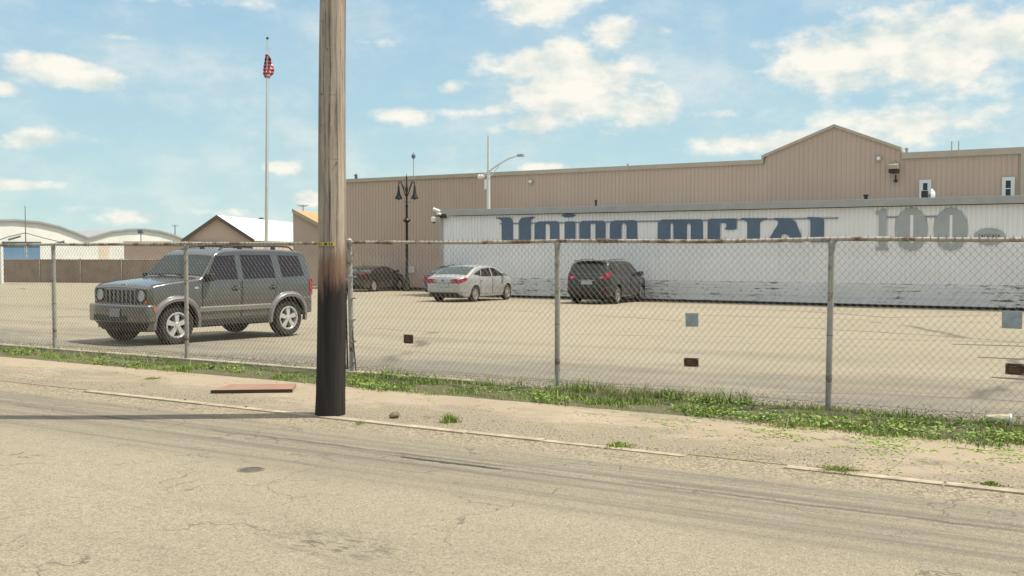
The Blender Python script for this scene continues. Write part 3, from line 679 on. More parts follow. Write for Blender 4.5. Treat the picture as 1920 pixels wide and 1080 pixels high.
# --- left background
def prism_up(name, pts, z0, m, parent):   # footprint pts (Vector), individual top heights in p.z
    bm = B(); a = [bm.verts.new((p.x, p.y, z0)) for p in pts]; b = [bm.verts.new(p) for p in pts]
    bm.faces.new(a[::-1]); bm.faces.new(b)
    for i in range(len(pts)): j = (i+1) % len(pts); bm.faces.new((a[i], a[j], b[j], b[i]))
    return obj(name, bm, m, parent)
G0 = gz(60)
# slatted privacy fence
M_SLAT = mat('brown_privacy_slats', (.30, .225, .175), .8, 0, .25, 1.5, .3, 20)
pf = thing('privacy_fence', 'long low brown privacy fence along the far left side of the lot', 'fence')
pa = onD(-150, 487, 72); pb = onD(552, 488.5, 68.7); dv = (pb - pa); dv.z = 0; Ln = dv.length; dv.normalize(); nv_ = Vector((-dv.y, dv.x, 0))
bm = B(); n = int(Ln/.12)
for k in range(n):
    q = pa + dv*(k*Ln/n); q2 = pa + dv*((k+.92)*Ln/n); zt_ = pa.z + (pb.z-pa.z)*k/n
    vs = [Vector((q.x,q.y,G0)), Vector((q2.x,q2.y,G0)), Vector((q2.x,q2.y,zt_)), Vector((q.x,q.y,zt_))]
    a = [bm.verts.new(v_) for v_ in vs]; b = [bm.verts.new(v_ + nv_*.03) for v_ in vs]
    bm.faces.new(a); bm.faces.new(b[::-1])
    for i in range(4): bm.faces.new((a[i], b[i], b[(i+1)%4], a[(i+1)%4]))
obj('slat_panel', bm, M_SLAT, pf)
bm = B(); tube(bm, [(pa.x+nv_.x*.1,pa.y+nv_.y*.1,G0+.3),(pb.x+nv_.x*.1,pb.y+nv_.y*.1,G0+.3)], .03, 6); tube(bm, [(pa.x,pa.y,pa.z+.03),(pb.x,pb.y,pb.z+.03)], .03, 6); obj('rail', bm, M_GALV, pf)
for k in range(0, int(Ln/3)+1):
    q = pa + dv*min(Ln-.05, k*3); bm = B(); tube(bm, [(q.x-nv_.x*.06,q.y-nv_.y*.06,G0),(q.x-nv_.x*.06,q.y-nv_.y*.06,pa.z+.12)], .04, 8); obj('post', bm, M_GALV, pf)
q = onD(3, 450, 66); t = thing('gate_post', 'white post at the left edge of the lot in front of the brown privacy fence', 'post', (q.x, q.y, G0))
bm = B(); box(bm, -.09, .09, -.09, .09, 0, onD(3, 462, 66).z-G0, bev=.02); obj('post', bm, M_WHITEPAINT, t)
bm = B(); box(bm, -.11, .11, -.11, .11, onD(3, 462, 66).z-G0, onD(3, 459, 66).z-G0, bev=.03); obj('cap', bm, M_WHITEPAINT, t)

# white hangar with two barrel roofs
hg = thing('arched_hangar', 'white industrial hangar with two arched roofs and a blue door at far left', 'building')
P1 = Vector(((30-960)/F*110, 110)); P2 = Vector(((350-960)/F*126, 126)); U = (P2-P1).normalized(); NB = Vector((-U.y, U.x))
def onH(px, py, back=0):
    r = (px-960)/F; # lat = r*d on line P1 + s*U
    s = (r*P1.y - P1.x)/(U.x - r*U.y); q = P1 + U*s; w_ = world(q.x + NB.x*back, q.y + NB.y*back); w_.z = CAMH + (HZ-py)/F*q.y; return w_
prof = [(-260,448),(-200,434),(-120,421),(-50,414),(30,413),(75,417),(110,425),(140,436),(165,446),(185,441),(210,434),(240,430.5),(270,430),(300,434),(325,441),(348,451)]
dense = []
for (a, b), (c, d_) in zip(prof, prof[1:]):
    for k in range(4): dense.append((a+(c-a)*k/4, b+(d_-b)*k/4))
dense.append(prof[-1])
back = world(P1.x, P1.y); bvec = world(NB.x, NB.y) 
bm = B(); top = [onH(a, b) for a, b in dense]
fr = [bm.verts.new(p) for p in top]; lo = [bm.verts.new((p.x, p.y, G0)) for p in top]
for i in range(len(top)-1): bm.faces.new((lo[i], lo[i+1], fr[i+1], fr[i]))
M_HANG = mat('hangar_white', (.72, .72, .66), .7, 0, .15, .3)
obj('wall', bm, M_HANG, hg)
bm = B(); f2 = [bm.verts.new(p - bvec*.25 + Vector((0,0,.10))) for p in top]; bk = [bm.verts.new(p + bvec*40 + Vector((0,0,.10))) for p in top]; f3 = [bm.verts.new(p - bvec*.25 - Vector((0,0,.10))) for p in top]
for i in range(len(top)-1): bm.faces.new((f2[i], f2[i+1], bk[i+1], bk[i])); bm.faces.new((f3[i], f3[i+1], f2[i+1], f2[i]))
obj('roof', bm, mat('hangar_roof_grey', (.30, .31, .30), .6, 0, .15, .5), hg)
def hpanel(name, x0, x1, y0, y1, m, o_=.1, parent=None):
    bm = B(); a = [onH(x0, y0), onH(x1, y0), onH(x1, y1), onH(x0, y1)]
    z0, z1 = a[2].z, a[0].z; a[1].z = z1; a[3].z = z0
    prism(bm, a, lambda p, k: p - bvec*(o_ if k == 0 else -.02)); return obj(name, bm, m, parent or hg)
dr = hpanel('door', 6, 75, 461, 495, mat('blue_door', (.13, .24, .38), .5, 0, .1, .5)); hpanel('door_lintel', 5, 76, 453, 459, mat('dark_lintel', (.07,.075,.08), .7), .25)
hpanel('door_rib', 46, 50, 461, 495, M_HANG, .14, dr)
hpanel('rust_streak', 186, 205, 454, 486, mat('rust_stain', (.68,.62,.53), .9, 0, .1, .7, vcol=(.62,.47,.35)), .03)
# low roofs behind
t = thing('back_shed', 'low tan roofed shed seen between the two hangar arches', 'building')
a, b = onD(135, 432, 175), onD(245, 430, 175)
bvec2 = world(0, 1)
bm = B(); prism(bm, [(a, 0), (a, 1), (b, 1), (b, 0)], lambda q, k: Vector((q[0].x, q[0].y, G0 if q[1] == 0 else a.z-1.2)) + bvec2*(0, 12)[k]); obj('wall', bm, M_TAN, t)
bm = B(); z_ = a.z-1.2
vs = [Vector((a.x,a.y,z_)), Vector((b.x,b.y,z_)), Vector((b.x,b.y,a.z))+bvec2*6, Vector((a.x,a.y,a.z))+bvec2*6, Vector((b.x,b.y,z_))+bvec2*12, Vector((a.x,a.y,z_))+bvec2*12]
vv = [bm.verts.new(v_) for v_ in vs]; bm.faces.new(vv[:4]); bm.faces.new((vv[3],vv[2],vv[4],vv[5])); obj('roof', bm, mat('tan_roof', (.27,.25,.17), .8, 0, .15, .3), t)
# tan block
t = thing('tan_block', 'flat roofed tan metal block standing right of the white hangar', 'building')
a, b = onD(233, 455, 84), onD(372, 455, 88); b.z = a.z
bk = world(0, 14)
prism_up('wall', [a, b, Vector((b.x,b.y,a.z))+bk, Vector((a.x,a.y,a.z))+bk], G0, mat('tan_block_cladding', (.27,.205,.16), .7, 0, .1, .5), t)
q = [a - bk*.01, b - bk*.01, b + bk, a + bk]; bm = B(); prism(bm, q, lambda p, k: p + Vector((0,0,.003 + .12*k))); obj('roof_edge', bm, M_TANTRIM, t)
# gabled tan building with white roof
t = thing('gabled_shed', 'tan gabled shed with a bright white metal roof behind the grey SUV', 'building')
d1 = 95; ap = onD(410, 407, d1); le = onD(349, 450, d1); re = onD(475, 450, d1); le.z = re.z
rd = world(2.3, 27)
bm = B()
prism(bm, [Vector((le.x,le.y,G0)), Vector((re.x,re.y,G0)), re, ap, le], lambda p, k: p + rd*k); obj('wall', bm, M_TAN, t)
bm = B(); up = Vector((0,0,.06)); s_ = (re-le).normalized()*.25
for e_, sg in ((re, 1), (le, -1)):
    e2 = e_ + s_*sg - Vector((0,0,.14)); prism(bm, [ap+up, e2+up, e2+up+rd*1.01, ap+up+rd*1.01], lambda p, k: p + Vector((0,0,.1*k)) - rd*.012)
obj('roof', bm, mat('white_metal_roof', (.72,.71,.66), .5, 0, .06, .4), t)
bm = B()
for e_, sg in ((re, 1), (le, -1)):
    e2 = e_ + s_*sg - Vector((0,0,.14)); prism(bm, [ap+up*3, e2+up*3, e2-up*3, ap-up*3], lambda p, k: p - rd*(.016, .012)[k])
obj('barge_board', bm, mat('dark_barge', (.10,.085,.07), .7), t)
# monopitch tan building with orange roof
t = thing('lean_to_building', 'tan lean-to building with an orange sloping roof left of the utility pole', 'building')
d1 = 64; a = onD(550, 397, d1); b = onD(652, 452, d1); rd = world(.9, 11)
bm = B(); prism(bm, [Vector((a.x,a.y,G0)), Vector((b.x,b.y,G0)), b, a], lambda p, k: p + rd*k); obj('wall', bm, M_TAN, t)
bm = B(); prism(bm, [a+up, b+up, b+up+rd, a+up+rd], lambda p, k: p + Vector((0,0,.08*k)) - rd*.01); obj('roof', bm, mat('orange_roof', (.62,.26,.09), .6, 0, .2, .6), t)
bm = B(); prism(bm, [a+up*3, b+up*3, b-up, a-up], lambda p, k: p - rd*(.018, .012)[k]); obj('barge_board', bm, M_TANTRIM, t)
def mast(px, y0, y1, d, label, name, kind=0, cat='mast'):
    a, b = onD(px, y1, d), onD(px, y0, d); t = thing(name, label, cat, (a.x, a.y, a.z), YAW); h = b.z-a.z
    bm = B(); tube(bm, [(0,0,-.3),(0,0,h)], [.05*d/80,.03*d/80], 6); obj('mast', bm, mat('grey_mast', (.16,.17,.17), .6), t)
    if kind == 1:
        bm = B(); tube(bm, [(-.35,0,h*.92),(.35,0,h*.92)], .02, 5); tube(bm, [(-.25,0,h*.8),(.25,0,h*.8)], .02, 5); tube(bm, [(-.35,0,h*.85),(-.35,0,h)], .02, 5); tube(bm, [(.35,0,h*.85),(.35,0,h)], .02, 5); obj('antenna_bars', bm, MATS['grey_mast'], t)
    if kind == 2:
        bm = B(); tube(bm, [(-2.6,0,h*.30),(-1.6,0,h*.38),(0,0,h*.46),(1.6,0,h*.36),(4.2,0,h*.22)], .04, 5); obj('crossarm', bm, MATS['grey_mast'], t)
        for q, hz_ in ((-.9, .37), (3.0, .27)):
            bm = B(); tube(bm, [(q-.6,-.1,h*hz_-.2),(q+.5,-.1,h*hz_+.1)], .09, 8); obj('insulator', bm, MATS['grey_mast'], t)
    if kind == 3:
        bm = B(); box(bm, -.24, .24, -.2, .2, h-.38, h, bev=.06); obj('lamp_head', bm, MATS['grey_mast'], t)
mast(49, 386, 480, 92, 'thin mast with a crossarm in front of the white hangar', 'utility_mast', 2)
mast(265, 430, 480, 92, 'lamp on a thin pole in front of the second hangar arch', 'yard_lamp', 3, 'lamp')
mast(329, 421, 441, 128, 'small antenna on the right end of the hangar roof', 'antenna', 1, 'antenna')
mast(491, 408, 420, 110, 'small device on the ridge of the white metal roof', 'roof_vent', 3, 'vent')
mast(569, 384, 400, 70, 'small antenna above the orange roof', 'antenna', 1, 'antenna')

# ------------------------------------------------------------------ chain-link fence
FY = 11.1; FH = 1.83
posts = [-2.70 + 3.29*k for k in range(-6, 3)]         # x of each post
fence = thing('chain_link_fence', 'long galvanised chain link fence with a rusty top rail along the sidewalk', 'fence')
xl, xrr = posts[0], posts[-1]
for i, x in enumerate(posts):
    if i == 4:
        continue
    lean = {6: .012, 5: .0, 2: .0, 1: .01}.get(i, .0); h = FH - .06
    bm = B(); tube(bm, [(0,0,-.2),(lean*h,0,h)], .033, 12); po = obj('post', bm, M_GALV, fence, 40, loc=(x,FY,0))
    bm = B(); lathe(bm, [(.037,h-.03),(.039,h+.015),(.032,h+.04),(.012,h+.055)], 12, 'z', (lean*h,0,0)); obj('post_cap', bm, M_GALV, po, 40)
    bm = B()
    for zz_ in (.35, .8, 1.25): lathe(bm, [(.035,zz_),(.038,zz_+.002),(.038,zz_+.01),(.035,zz_+.012)], 10, 'z', (lean*zz_,0,0))
    obj('tie_wire', bm, M_WIRE, po)
# terminal post pair by the utility pole
x3 = -12.57 + 0.0
xt = onY(657, 600, FY).x
for x, r_, ln in ((xt, .036, -.05), ):
    bm = B(); tube(bm, [(0,0,-.2),(-.05,0,FH+.02)], r_, 12); po = obj('terminal_post', bm, M_GALV, fence, 40, loc=(x+.03,FY,0))
    bm = B(); lathe(bm, [(r_+.006,FH),(r_+.006,FH+.03),(.02,FH+.055),(.001,FH+.06)], 12, 'z', (-.05,0,0)); obj('post_cap', bm, M_GALV, po, 40)
    bm = B()
    for k in range(6):
        z_ = .15 + k*.3; lathe(bm, [(r_+.001,z_-.012),(r_+.005,z_-.01),(r_+.005,z_+.012),(r_+.001,z_+.014)], 12, 'z', (-.05*z_/FH,0,0)); box(bm, .0, r_+.03, -.008, .008, z_-.01, z_+.01)
    obj('brace_band', bm, M_GALV, po)
bm = B(); tube(bm, [(xt-.08,FY-.01,FH-.02),(xt+.0,FY-.012,.95),(xt+.10,FY-.01,.03)], .009, 6); tube(bm, [(xt-.02,FY-.03,1.2),(xt-.14,FY-.03,.5),(xt-.06,FY-.03,.05)], .008, 6); tube(bm, [(xt-.1,FY+.0,FH-.1),(xt-.06,FY,.05)], .012, 6)
obj('tension_bar', bm, M_BLACK, fence)
# top rail with a slight waviness
def rz_(x): return FH - .015*abs(math.sin(PI*(x-posts[0])/3.29)) + .004*math.sin(x*2.1)
bm = B(); tube(bm, [(x, FY, rz_(x)) for x in np.arange(xl-2, xrr+.2, .3)], .0225, 10); obj('top_rail', bm, M_RAIL, fence, 60)
for k in range(8):
    x = xl + 1 + k*3.2; bm = B(); tube(bm, [(x, FY, rz_(x)), (x+.14, FY, rz_(x+.14))], .027, 10); obj('rail_sleeve', bm, M_RAIL, fence, 60)
def mesh_panel(x0, x1, seed, parent):
    """diamond mesh of zigzag wires, knuckled at the foot and twisted into barbs above the rail"""
    r_ = random.Random(seed); P = .038; HV = .042; rad = .0022
    zb_, zt_ = .03, FH + .045; nrow = int((zt_-zb_)/HV); V = []; Fc = []; n = int((x1-x0)/P)
    bow = [(r_.uniform(-.012,.012), r_.uniform(.3,1.4), r_.uniform(0,6)) for _ in range(3)]
    def yw(x, z): return FY - .034 + sum(a*math.sin(f_*x*2+p_+z*2) for a, f_, p_ in bow)*math.sin(PI*min(1,max(0,z/FH)))
    def xw(x, z): return x + .012*math.sin(x*1.3+seed+z*3)*math.sin(PI*z/FH)
    for k in range(n+1):
        pts = []
        xc = x0 + k*P
        for j in range(nrow+1):
            z = zb_ + j*HV; s = 1 if (j+k) % 2 else -1
            x = xc + s*(P/2+.001); pts.append((xw(x, z), yw(x, z) + s*.004*(1 if k % 2 else -1), z - .006*math.sin(x*.9+seed)))
        b0 = len(V)
        for j, p in enumerate(pts):
            r2 = rad
            V += [(p[0]-r2,p[1],p[2]),(p[0],p[1]-r2,p[2]),(p[0]+r2,p[1],p[2]),(p[0],p[1]+r2,p[2])]
            if j:
                a, b = b0+4*(j-1), b0+4*j
                for q in range(4): Fc.append((a+q, a+(q+1)%4, b+(q+1)%4, b+q))
        p = pts[-1]; b0 = len(V); h_ = r_.uniform(.02, .045)      # barb
        V += [(p[0]-.004,p[1],p[2]-.02),(p[0]+.004,p[1],p[2]-.02),(p[0]+r_.uniform(-.012,.012),p[1]+.002,p[2]+h_)]; Fc.append((b0,b0+1,b0+2))
    return pymesh('chain_link_mesh', V, Fc, M_WIRE, parent)
for i in range(len(posts)-1):
    mesh_panel(posts[i], posts[i+1], i+1, fence)
bm = B(); tube(bm, [(xl,FY-.03,.09),(xrr,FY-.03,.09)], .003, 5); obj('tension_wire', bm, M_WIRE, fence)

# plates wired to the mesh
def plate(px, py, w_, h_, m, label, cat, name, rust=False, grp=None):
    p = onY(px, py, FY-.06); t = thing(name, label, cat, (p.x, FY-.055, p.z-h_/2), group=grp)
    bm = B(); box(bm, -w_/2, w_/2, -.004, .004, 0, h_, bev=.003); o = obj('plate', bm, m, t); o.rotation_euler.y = R(random.uniform(-2, 2))
    bm = B()
    for s in (-1, 1):
        for z_ in (.012, h_-.012): lathe(bm, [(.006,-.007),(.006,-.004)], 8, 'y', (s*(w_/2-.014),0,z_)); tube(bm, [(s*(w_/2-.014),-.005,z_),(s*(w_/2-.014),.03,z_+.01)], .0018, 5)
    obj('fixing_wire', bm, M_GALV, t)
    bm = B()
    if rust:
        for k in range(3): box(bm, -w_*.3, w_*(.28-.1*k), -.0062, -.0045, h_*(.25+.22*k), h_*(.31+.22*k))
        obj('worn_marking', bm, mat('worn_yellow_marking', (.22,.15,.06), .8, 0, .6, 30), t)
    else:
        tube(bm, [(-w_*.42,-.0055,h_*.1),(w_*.4,-.0055,h_*.9)], .003, 4); obj('crease', bm, M_TRIM, t)
M_ALU = mat('weathered_aluminium', (.33,.37,.39), .5, .2, .35, 14)
plate(765, 636, .155, .12, M_RUST, 'small rusty brown plate on the fence between the utility pole and the middle post', 'plate', 'rusty_plate', True, 'plates wired to the fence')
plate(1297, 680, .175, .10, M_RUST, 'small rusty brown plate on the fence below the pale square plate at centre right', 'plate', 'rusty_plate', True, 'plates wired to the fence')
plate(1906, 693, .17, .11, M_RUST, 'small rusty brown plate on the fence at the right edge of the photo', 'plate', 'rusty_plate', True, 'plates wired to the fence')
plate(1298, 600, .155, .155, M_ALU, 'pale square metal plate on the fence between the two tall posts at right', 'plate', 'metal_plate', False, 'plates wired to the fence')
plate(1899, 600, .18, .17, M_ALU, 'pale square metal plate on the fence at the right edge of the photo', 'plate', 'metal_plate', False, 'plates wired to the fence')

# ------------------------------------------------------------------ utility pole
rr_ = (617-960)/F; pd_ = 10.62
pb_ = world(rr_*pd_, pd_); 
pole = thing('utility_pole', 'tall weathered wooden utility pole with a tar blackened base at the kerb', 'utility pole', (pb_.x, pb_.y, 0))
lean = world(.062, 0)                                 # metres of lean to the right over 4.25 m
bm = B(); H = 11.5; ring = []; n = 40; rp = random.Random(5); ph = [rp.uniform(0, 6) for _ in range(6)]
for j in range(70):
    z = -.3 + (H+.3)*j/69; r0 = .152 - .0042*z; c = lean*(z/4.25) + Vector((.008*math.sin(z*1.3), .006*math.sin(z*.9+1), 0)); rg = []
    for k in range(n):
        a = 2*PI*k/n; rr2 = r0*(1 + .018*math.sin(3*a+ph[0]+z*.4) + .012*math.sin(7*a+ph[1]-z*.2) + .006*math.sin(13*a+ph[2]+z))
        if z < .1: rr2 *= 1.03
        rg.append(bm.verts.new((c.x+rr2*math.cos(a), c.y+rr2*math.sin(a), z)))
    ring.append(rg)
for a, b in zip(ring, ring[1:]):
    for k in range(n): bm.faces.new((a[k], a[(k+1)%n], b[(k+1)%n], b[k]))
bm.faces.new(ring[-1]); obj('pole', bm, M_POLE, pole, 60)
# crossarm and wires far above the frame: they cast the thin shadows on the road
bm = B(); c = lean*(H/4.25); box(bm, c.x-.06+.2, c.x+.06+.2, c.y-1.2, c.y+1.2, H-.6, H-.48, bev=.01); obj('crossarm', bm, M_POLE, pole)
# yellow tag band
zt_ = 1.69 + (473-458)/F*pd_ ; c = lean*(zt_/4.25)
bm = B(); n2 = 14; cl = math.atan2(-pb_.y, -pb_.x); a0 = cl - 1.25; a1 = cl + .25
vin = []
for k in range(n2):
    a = a0 + (a1-a0)*k/(n2-1); vin.append([bm.verts.new((c.x+(.152-.0042*zt_+rr3)*math.cos(a), c.y+(.152-.0042*zt_+rr3)*math.sin(a), zt_+zz3)) for rr3, zz3 in ((.004,-.018),(.009,-.018),(.009,.018),(.004,.018))])
for a, b in zip(vin, vin[1:]):
    for q in range(4): bm.faces.new((a[q], a[(q+1)%4], b[(q+1)%4], b[q]))
obj('tag_band', bm, mat('yellow_tag', (.50,.38,.07), .5, 0, .2, 20), pole)
bm = B()
for k, (u, w_) in enumerate(((.1,.06),(.22,.05),(.33,.04),(.5,.14),(.72,.05),(.82,.06))):
    a = a0+(a1-a0)*u; b = a0+(a1-a0)*(u+w_); r4 = .152-.0042*zt_+.0105
    vs = [bm.verts.new((c.x+r4*math.cos(q), c.y+r4*math.sin(q), zt_+z_)) for q, z_ in ((a,-.011),(b,-.011),(b,.011),(a,.011))]; bm.faces.new(vs)
obj('tag_marks', bm, M_BLACK, pole)
bm = B()
for z_, a in ((3.3, cl-.9), (4.0, cl-1.2), (2.6, cl+.3), (3.75, cl-.4)):
    r4 = .152-.0042*z_; c = lean*(z_/4.25); tube(bm, [(c.x+r4*math.cos(a)*.96, c.y+r4*math.sin(a)*.96, z_), (c.x+(r4+.012)*math.cos(a), c.y+(r4+.012)*math.sin(a), z_+.003)], .006, 6)
obj('nail', bm, M_BLACK, pole)

# ------------------------------------------------------------------ vehicles
class Car:
    """a body lofted from a side profile T/B, a plan outline and a tumblehome; everything else lies on that surface"""
    def __init__(s, T, Bt, Wp, belt, k, r, crown, wb, wr, paint, arch, track, z0=0):
        s.T, s.Bt, s.Wp, s.belt, s.k, s.r, s.crown, s.wb, s.wr, s.paint, s.arch, s.track = T, Bt, Wp, belt, k, r, crown, wb, wr, paint, arch, track
    def W(s, x, z):
        w = lerp(s.Wp, x); b = lerp(s.Bt, x)
        if z < s.belt:
            t = (s.belt - z)/max(.05, s.belt - b); return w - .055*max(0, t - .35)**2*1.6 + .012*math.sin(PI*min(1, t*1.6))
        return w - s.k*(z - s.belt)
    def ring(s, x):
        T, b = lerp(s.T, x), lerp(s.Bt, x); r = min(s.r, (T-b)*.3); zt = T - s.crown - r; P = []
        wb_ = s.W(x, b); P += [(0, b), (wb_*.5, b), (wb_ - .03, b)]
        for t in np.linspace(0, 1, 18):
            z = b + .03 + t*(zt - b - .03); P.append((s.W(x, z), z))
        wt = s.W(x, zt)
        for a in (22, 45, 68, 90): P.append((wt - r + r*math.cos(R(a)), zt + r*math.sin(R(a))))
        for f_ in (.8, .6, .4, .2, 0): y = f_*(wt - r); P.append((y, T - s.crown*(f_**2)))
        return P
    def topw(s, x):
        T, b = lerp(s.T, x), lerp(s.Bt, x); r = min(s.r, (T-b)*.3); return s.W(x, T - s.crown - r) - r
    def body(s, parent):
        x0, x1 = s.T[0][0], s.T[-1][0]
        xs = sorted(set([round(v_, 4) for v_ in np.linspace(x0, x1, 84)] + [round(p[0], 4) for p in s.T + s.Wp + s.Bt if x0 <= p[0] <= x1]))
        bm = B(); rings = []
        for x in xs:
            P = s.ring(x); full = [(y, z) for y, z in P] + [(-y, z) for y, z in P[-2:0:-1]]
            rings.append([bm.verts.new((x, y, z)) for y, z in full])
        for a, b in zip(rings, rings[1:]):
            for i in range(len(a)): j = (i+1) % len(a); bm.faces.new((a[i], a[j], b[j], b[i]))
        bm.faces.new(rings[0][::-1]); bm.faces.new(rings[-1])
        o = obj('body', bm, [s.paint, M_WELL], None)
        bm = B()
        for ax in (s.wb/2, -s.wb/2):
            for sg in (-1, 1): lathe(bm, [(s.arch, sg*(s.track/2 - .30)), (s.arch, sg*1.3)], 40, 'y', (ax, 0, s.wr), mi=0)
        cut = obj('cutter', bm, [M_WELL], None)
        md = o.modifiers.new('b', 'BOOLEAN'); md.object = cut; md.solver = 'EXACT'; md.operation = 'DIFFERENCE'; md.material_mode = 'TRANSFER'
        dg = bpy.context.evaluated_depsgraph_get(); me = D.meshes.new_from_object(o.evaluated_get(dg))
        o.modifiers.clear(); o.data = me; D.objects.remove(cut); me.shade_smooth(); me.set_sharp_from_angle(angle=R(32)); me.name = 'body'
        o.parent = parent; return o
    def grid(s, name, pts, nu, nv_, m, parent, th=.012, inward=None):
        V = [tuple(p) for p in pts]; Fc = [(j*nu+i, j*nu+i+1, (j+1)*nu+i+1, (j+1)*nu+i) for j in range(nv_-1) for i in range(nu-1)]
        o = pymesh(name, V, Fc, m, parent, smooth=True); return o
    def side(s, name, c, m, parent, sg=1, off=.005, nu=9, nv_=7):
        """bilinear patch on the flank; c = four (x,z) corners"""
        pts = []
        for j in range(nv_):
            v_ = j/(nv_-1)
            for i in range(nu):
                u_ = i/(nu-1); a = [(1-u_)*(1-v_), u_*(1-v_), u_*v_, (1-u_)*v_]
                x = sum(a[q]*c[q][0] for q in range(4)); z = sum(a[q]*c[q][1] for q in range(4)); pts.append((x, sg*(s.W(x, z)+off), z))
        # a rim turned inwards gives the patch its thickness
        nb = len(pts); ed = [i for i in range(nu)] + [j*nu+nu-1 for j in range(1, nv_)] + [(nv_-1)*nu+i for i in range(nu-2, -1, -1)] + [j*nu for j in range(nv_-2, 0, -1)]
        Fc = [(j*nu+i, j*nu+i+1, (j+1)*nu+i+1, (j+1)*nu+i) for j in range(nv_-1) for i in range(nu-1)]
        for e in ed: p = pts[e]; pts.append((p[0], p[1] - sg*(off+.01), p[2]))
        for q in range(len(ed)): w_ = (q+1) % len(ed); Fc.append((ed[q], nb+q, nb+w_, ed[w_]))
        return pymesh(name, pts, Fc, m, parent)
    def seam(s, bm, pts, sg, rad=.006, off=.003):
        P = []
        for (a, b) in zip(pts, pts[1:]):
            for k in range(7): t = k/7; P.append((a[0]+(b[0]-a[0])*t, a[1]+(b[1]-a[1])*t))
        P.append(pts[-1]); tube(bm, [(x, sg*(s.W(x, z)+off), z) for x, z in P], rad, 5)
    def top(s, name, x0, x1, m, parent, marg0=.03, marg1=.03, off=.008, n=12, sgn=1):
        pts = []; nu, nv_ = 11, n
        for j in range(nv_):
            t = j/(nv_-1); x = x0+(x1-x0)*t; mg = marg0+(marg1-marg0)*t; T = lerp(s.T, x); slope = (lerp(s.T, x+.02)-lerp(s.T, x-.02))/.04; ln = math.hypot(1, slope)
            for i in range(nu):
                f_ = -1+2*i/(nu-1); y = f_*(s.topw(x)-mg); ff = y/max(.01, s.topw(x)); pts.append((x - slope/ln*off, y, T - s.crown*ff*ff + off/ln + .002))
        return s.grid(name, pts, nu, nv_, m, parent)
    def wheel(s, parent, x, sg, rim_style, m_rim, w=.22):
        R_ = s.wr; ri = R_*.64; bm = B()
        lathe(bm, [(ri,-w/2+.015),(ri+.03,-w/2),(R_-.035,-w/2),(R_-.008,-w/2+.03),(R_,-w/2+.06),(R_,w/2-.06),(R_-.008,w/2-.03),(R_-.035,w/2),(ri+.03,w/2),(ri,w/2-.015),(ri-.01,0)], 40, 'y', close=True)
        yo = s.track/2
        wh = obj('wheel', bm, M_TYRE, parent, 35, loc=(x, sg*yo, R_)); wh.rotation_euler.z = 0 if sg > 0 else PI
        bm = B(); o_ = w/2
        lathe(bm, [(ri+.004,o_-.02),(ri+.004,o_-.008),(ri-.02,o_-.004),(ri-.035,o_-.03),(ri-.035,-o_+.03)], 36, 'y', cap=False)
        ns = {'five': 5, 'multi': 10}[rim_style]
        for k in range(ns):
            a = 2*PI*k/ns + .3; wi, wo = (.034, .05) if ns == 5 else (.02, .028)
            def P(r_, t_, y_): return (r_*math.cos(a) - t_*math.sin(a), y_, r_*math.sin(a) + t_*math.cos(a))
            vs = [bm.verts.new(P(r_, t_, y_)) for y_ in (o_-.05, 0) for r_, t_ in ((.03,-wi),(ri-.02,-wo),(ri-.02,wo),(.03,wi))]
            for q, dy in zip((0, 3), (.032, .032)): vs[q].co.y += dy
            for q in (1, 2): vs[q].co.y += .028
            for fq in ((0,1,2,3),(7,6,5,4),(0,4,5,1),(1,5,6,2),(2,6,7,3),(3,7,4,0)): bm.faces.new([vs[i] for i in fq])
        lathe(bm, [(.001,o_-.005),(.045,o_-.008),(.06,o_-.03),(.06,0)], 16, 'y')
        obj('rim', bm, m_rim, wh, 35)
        bm = B(); lathe(bm, [(.001,0),(ri-.03,0),(ri-.03,-.02),(.001,-.02)], 24, 'y'); obj('brake_disc', bm, M_WELL, wh)
        return wh
    def flare(s, parent, ax, sg, m, r0, r1, out=.035, a0=-12, a1=192, sq=.0):
        bm = B(); n = 28; V = []
        for k in range(n):
            a = R(a0+(a1-a0)*k/(n-1)); ca, sa = math.cos(a), math.sin(a); e = 1 + sq*abs(math.sin(2*a))
            def q(r_, o_): x = ax + r_*ca*e; z = s.wr + r_*sa*e; return (x, sg*(s.W(x, z)+o_), z)
            V.append([bm.verts.new(q(*p)) for p in ((r0,-.03),(r0,out),(r0+.5*(r1-r0),out+.006),(r1,.004),(r1,-.03))])
        for a, b in zip(V, V[1:]):
            for i in range(4): bm.faces.new((a[i], a[i+1], b[i+1], b[i]))
        bm.faces.new(V[0]); bm.faces.new(V[-1][::-1])
        return obj('wheel_flare', bm, m, parent, 50)

def paint(name, col, metal=.5, rough=.3):
    g = NG(name); g.b.inputs['Metallic'].default_value = metal; g.b.inputs['Coat Weight'].default_value = .6; g.b.inputs['Coat Roughness'].default_value = .08
    dirt = g.m_('MULTIPLY', g.rng(g.Z, .75, .3), g.rng(g.noise(6, 5, .7), .35, .65, .1, .5))
    g.done(g.mix(dirt, g.mix(g.rng(g.noise(2, 4), .3, .7), tuple(c*.93 for c in col), col), (.2,.17,.12)), g.m_('MULTIPLY_ADD', dirt, .4, rough)); g.b.inputs['Specular IOR Level'].default_value = .5
    return g.m
P_JEEP = paint('grey_metallic_paint', (.112,.112,.108), .4, .22)
P_FLARE = paint('light_grey_flare_paint', (.21,.207,.208), .3, .38)
P_SILV = paint('silver_paint', (.42,.42,.41), .35, .32)
P_DARK = paint('dark_charcoal_paint', (.028,.028,.030), .3, .35)
P_BLACK = paint('black_car_paint', (.014,.013,.015), .2, .3)
P_BLUE = paint('dark_blue_paint', (.02,.035,.075), .3, .3)

def put_car(t, px, py, d, heading):
    q = world((px-960)/F*d, d); t.location = (q.x, q.y, gz(q.y)); t.rotation_euler = (0, 0, heading)

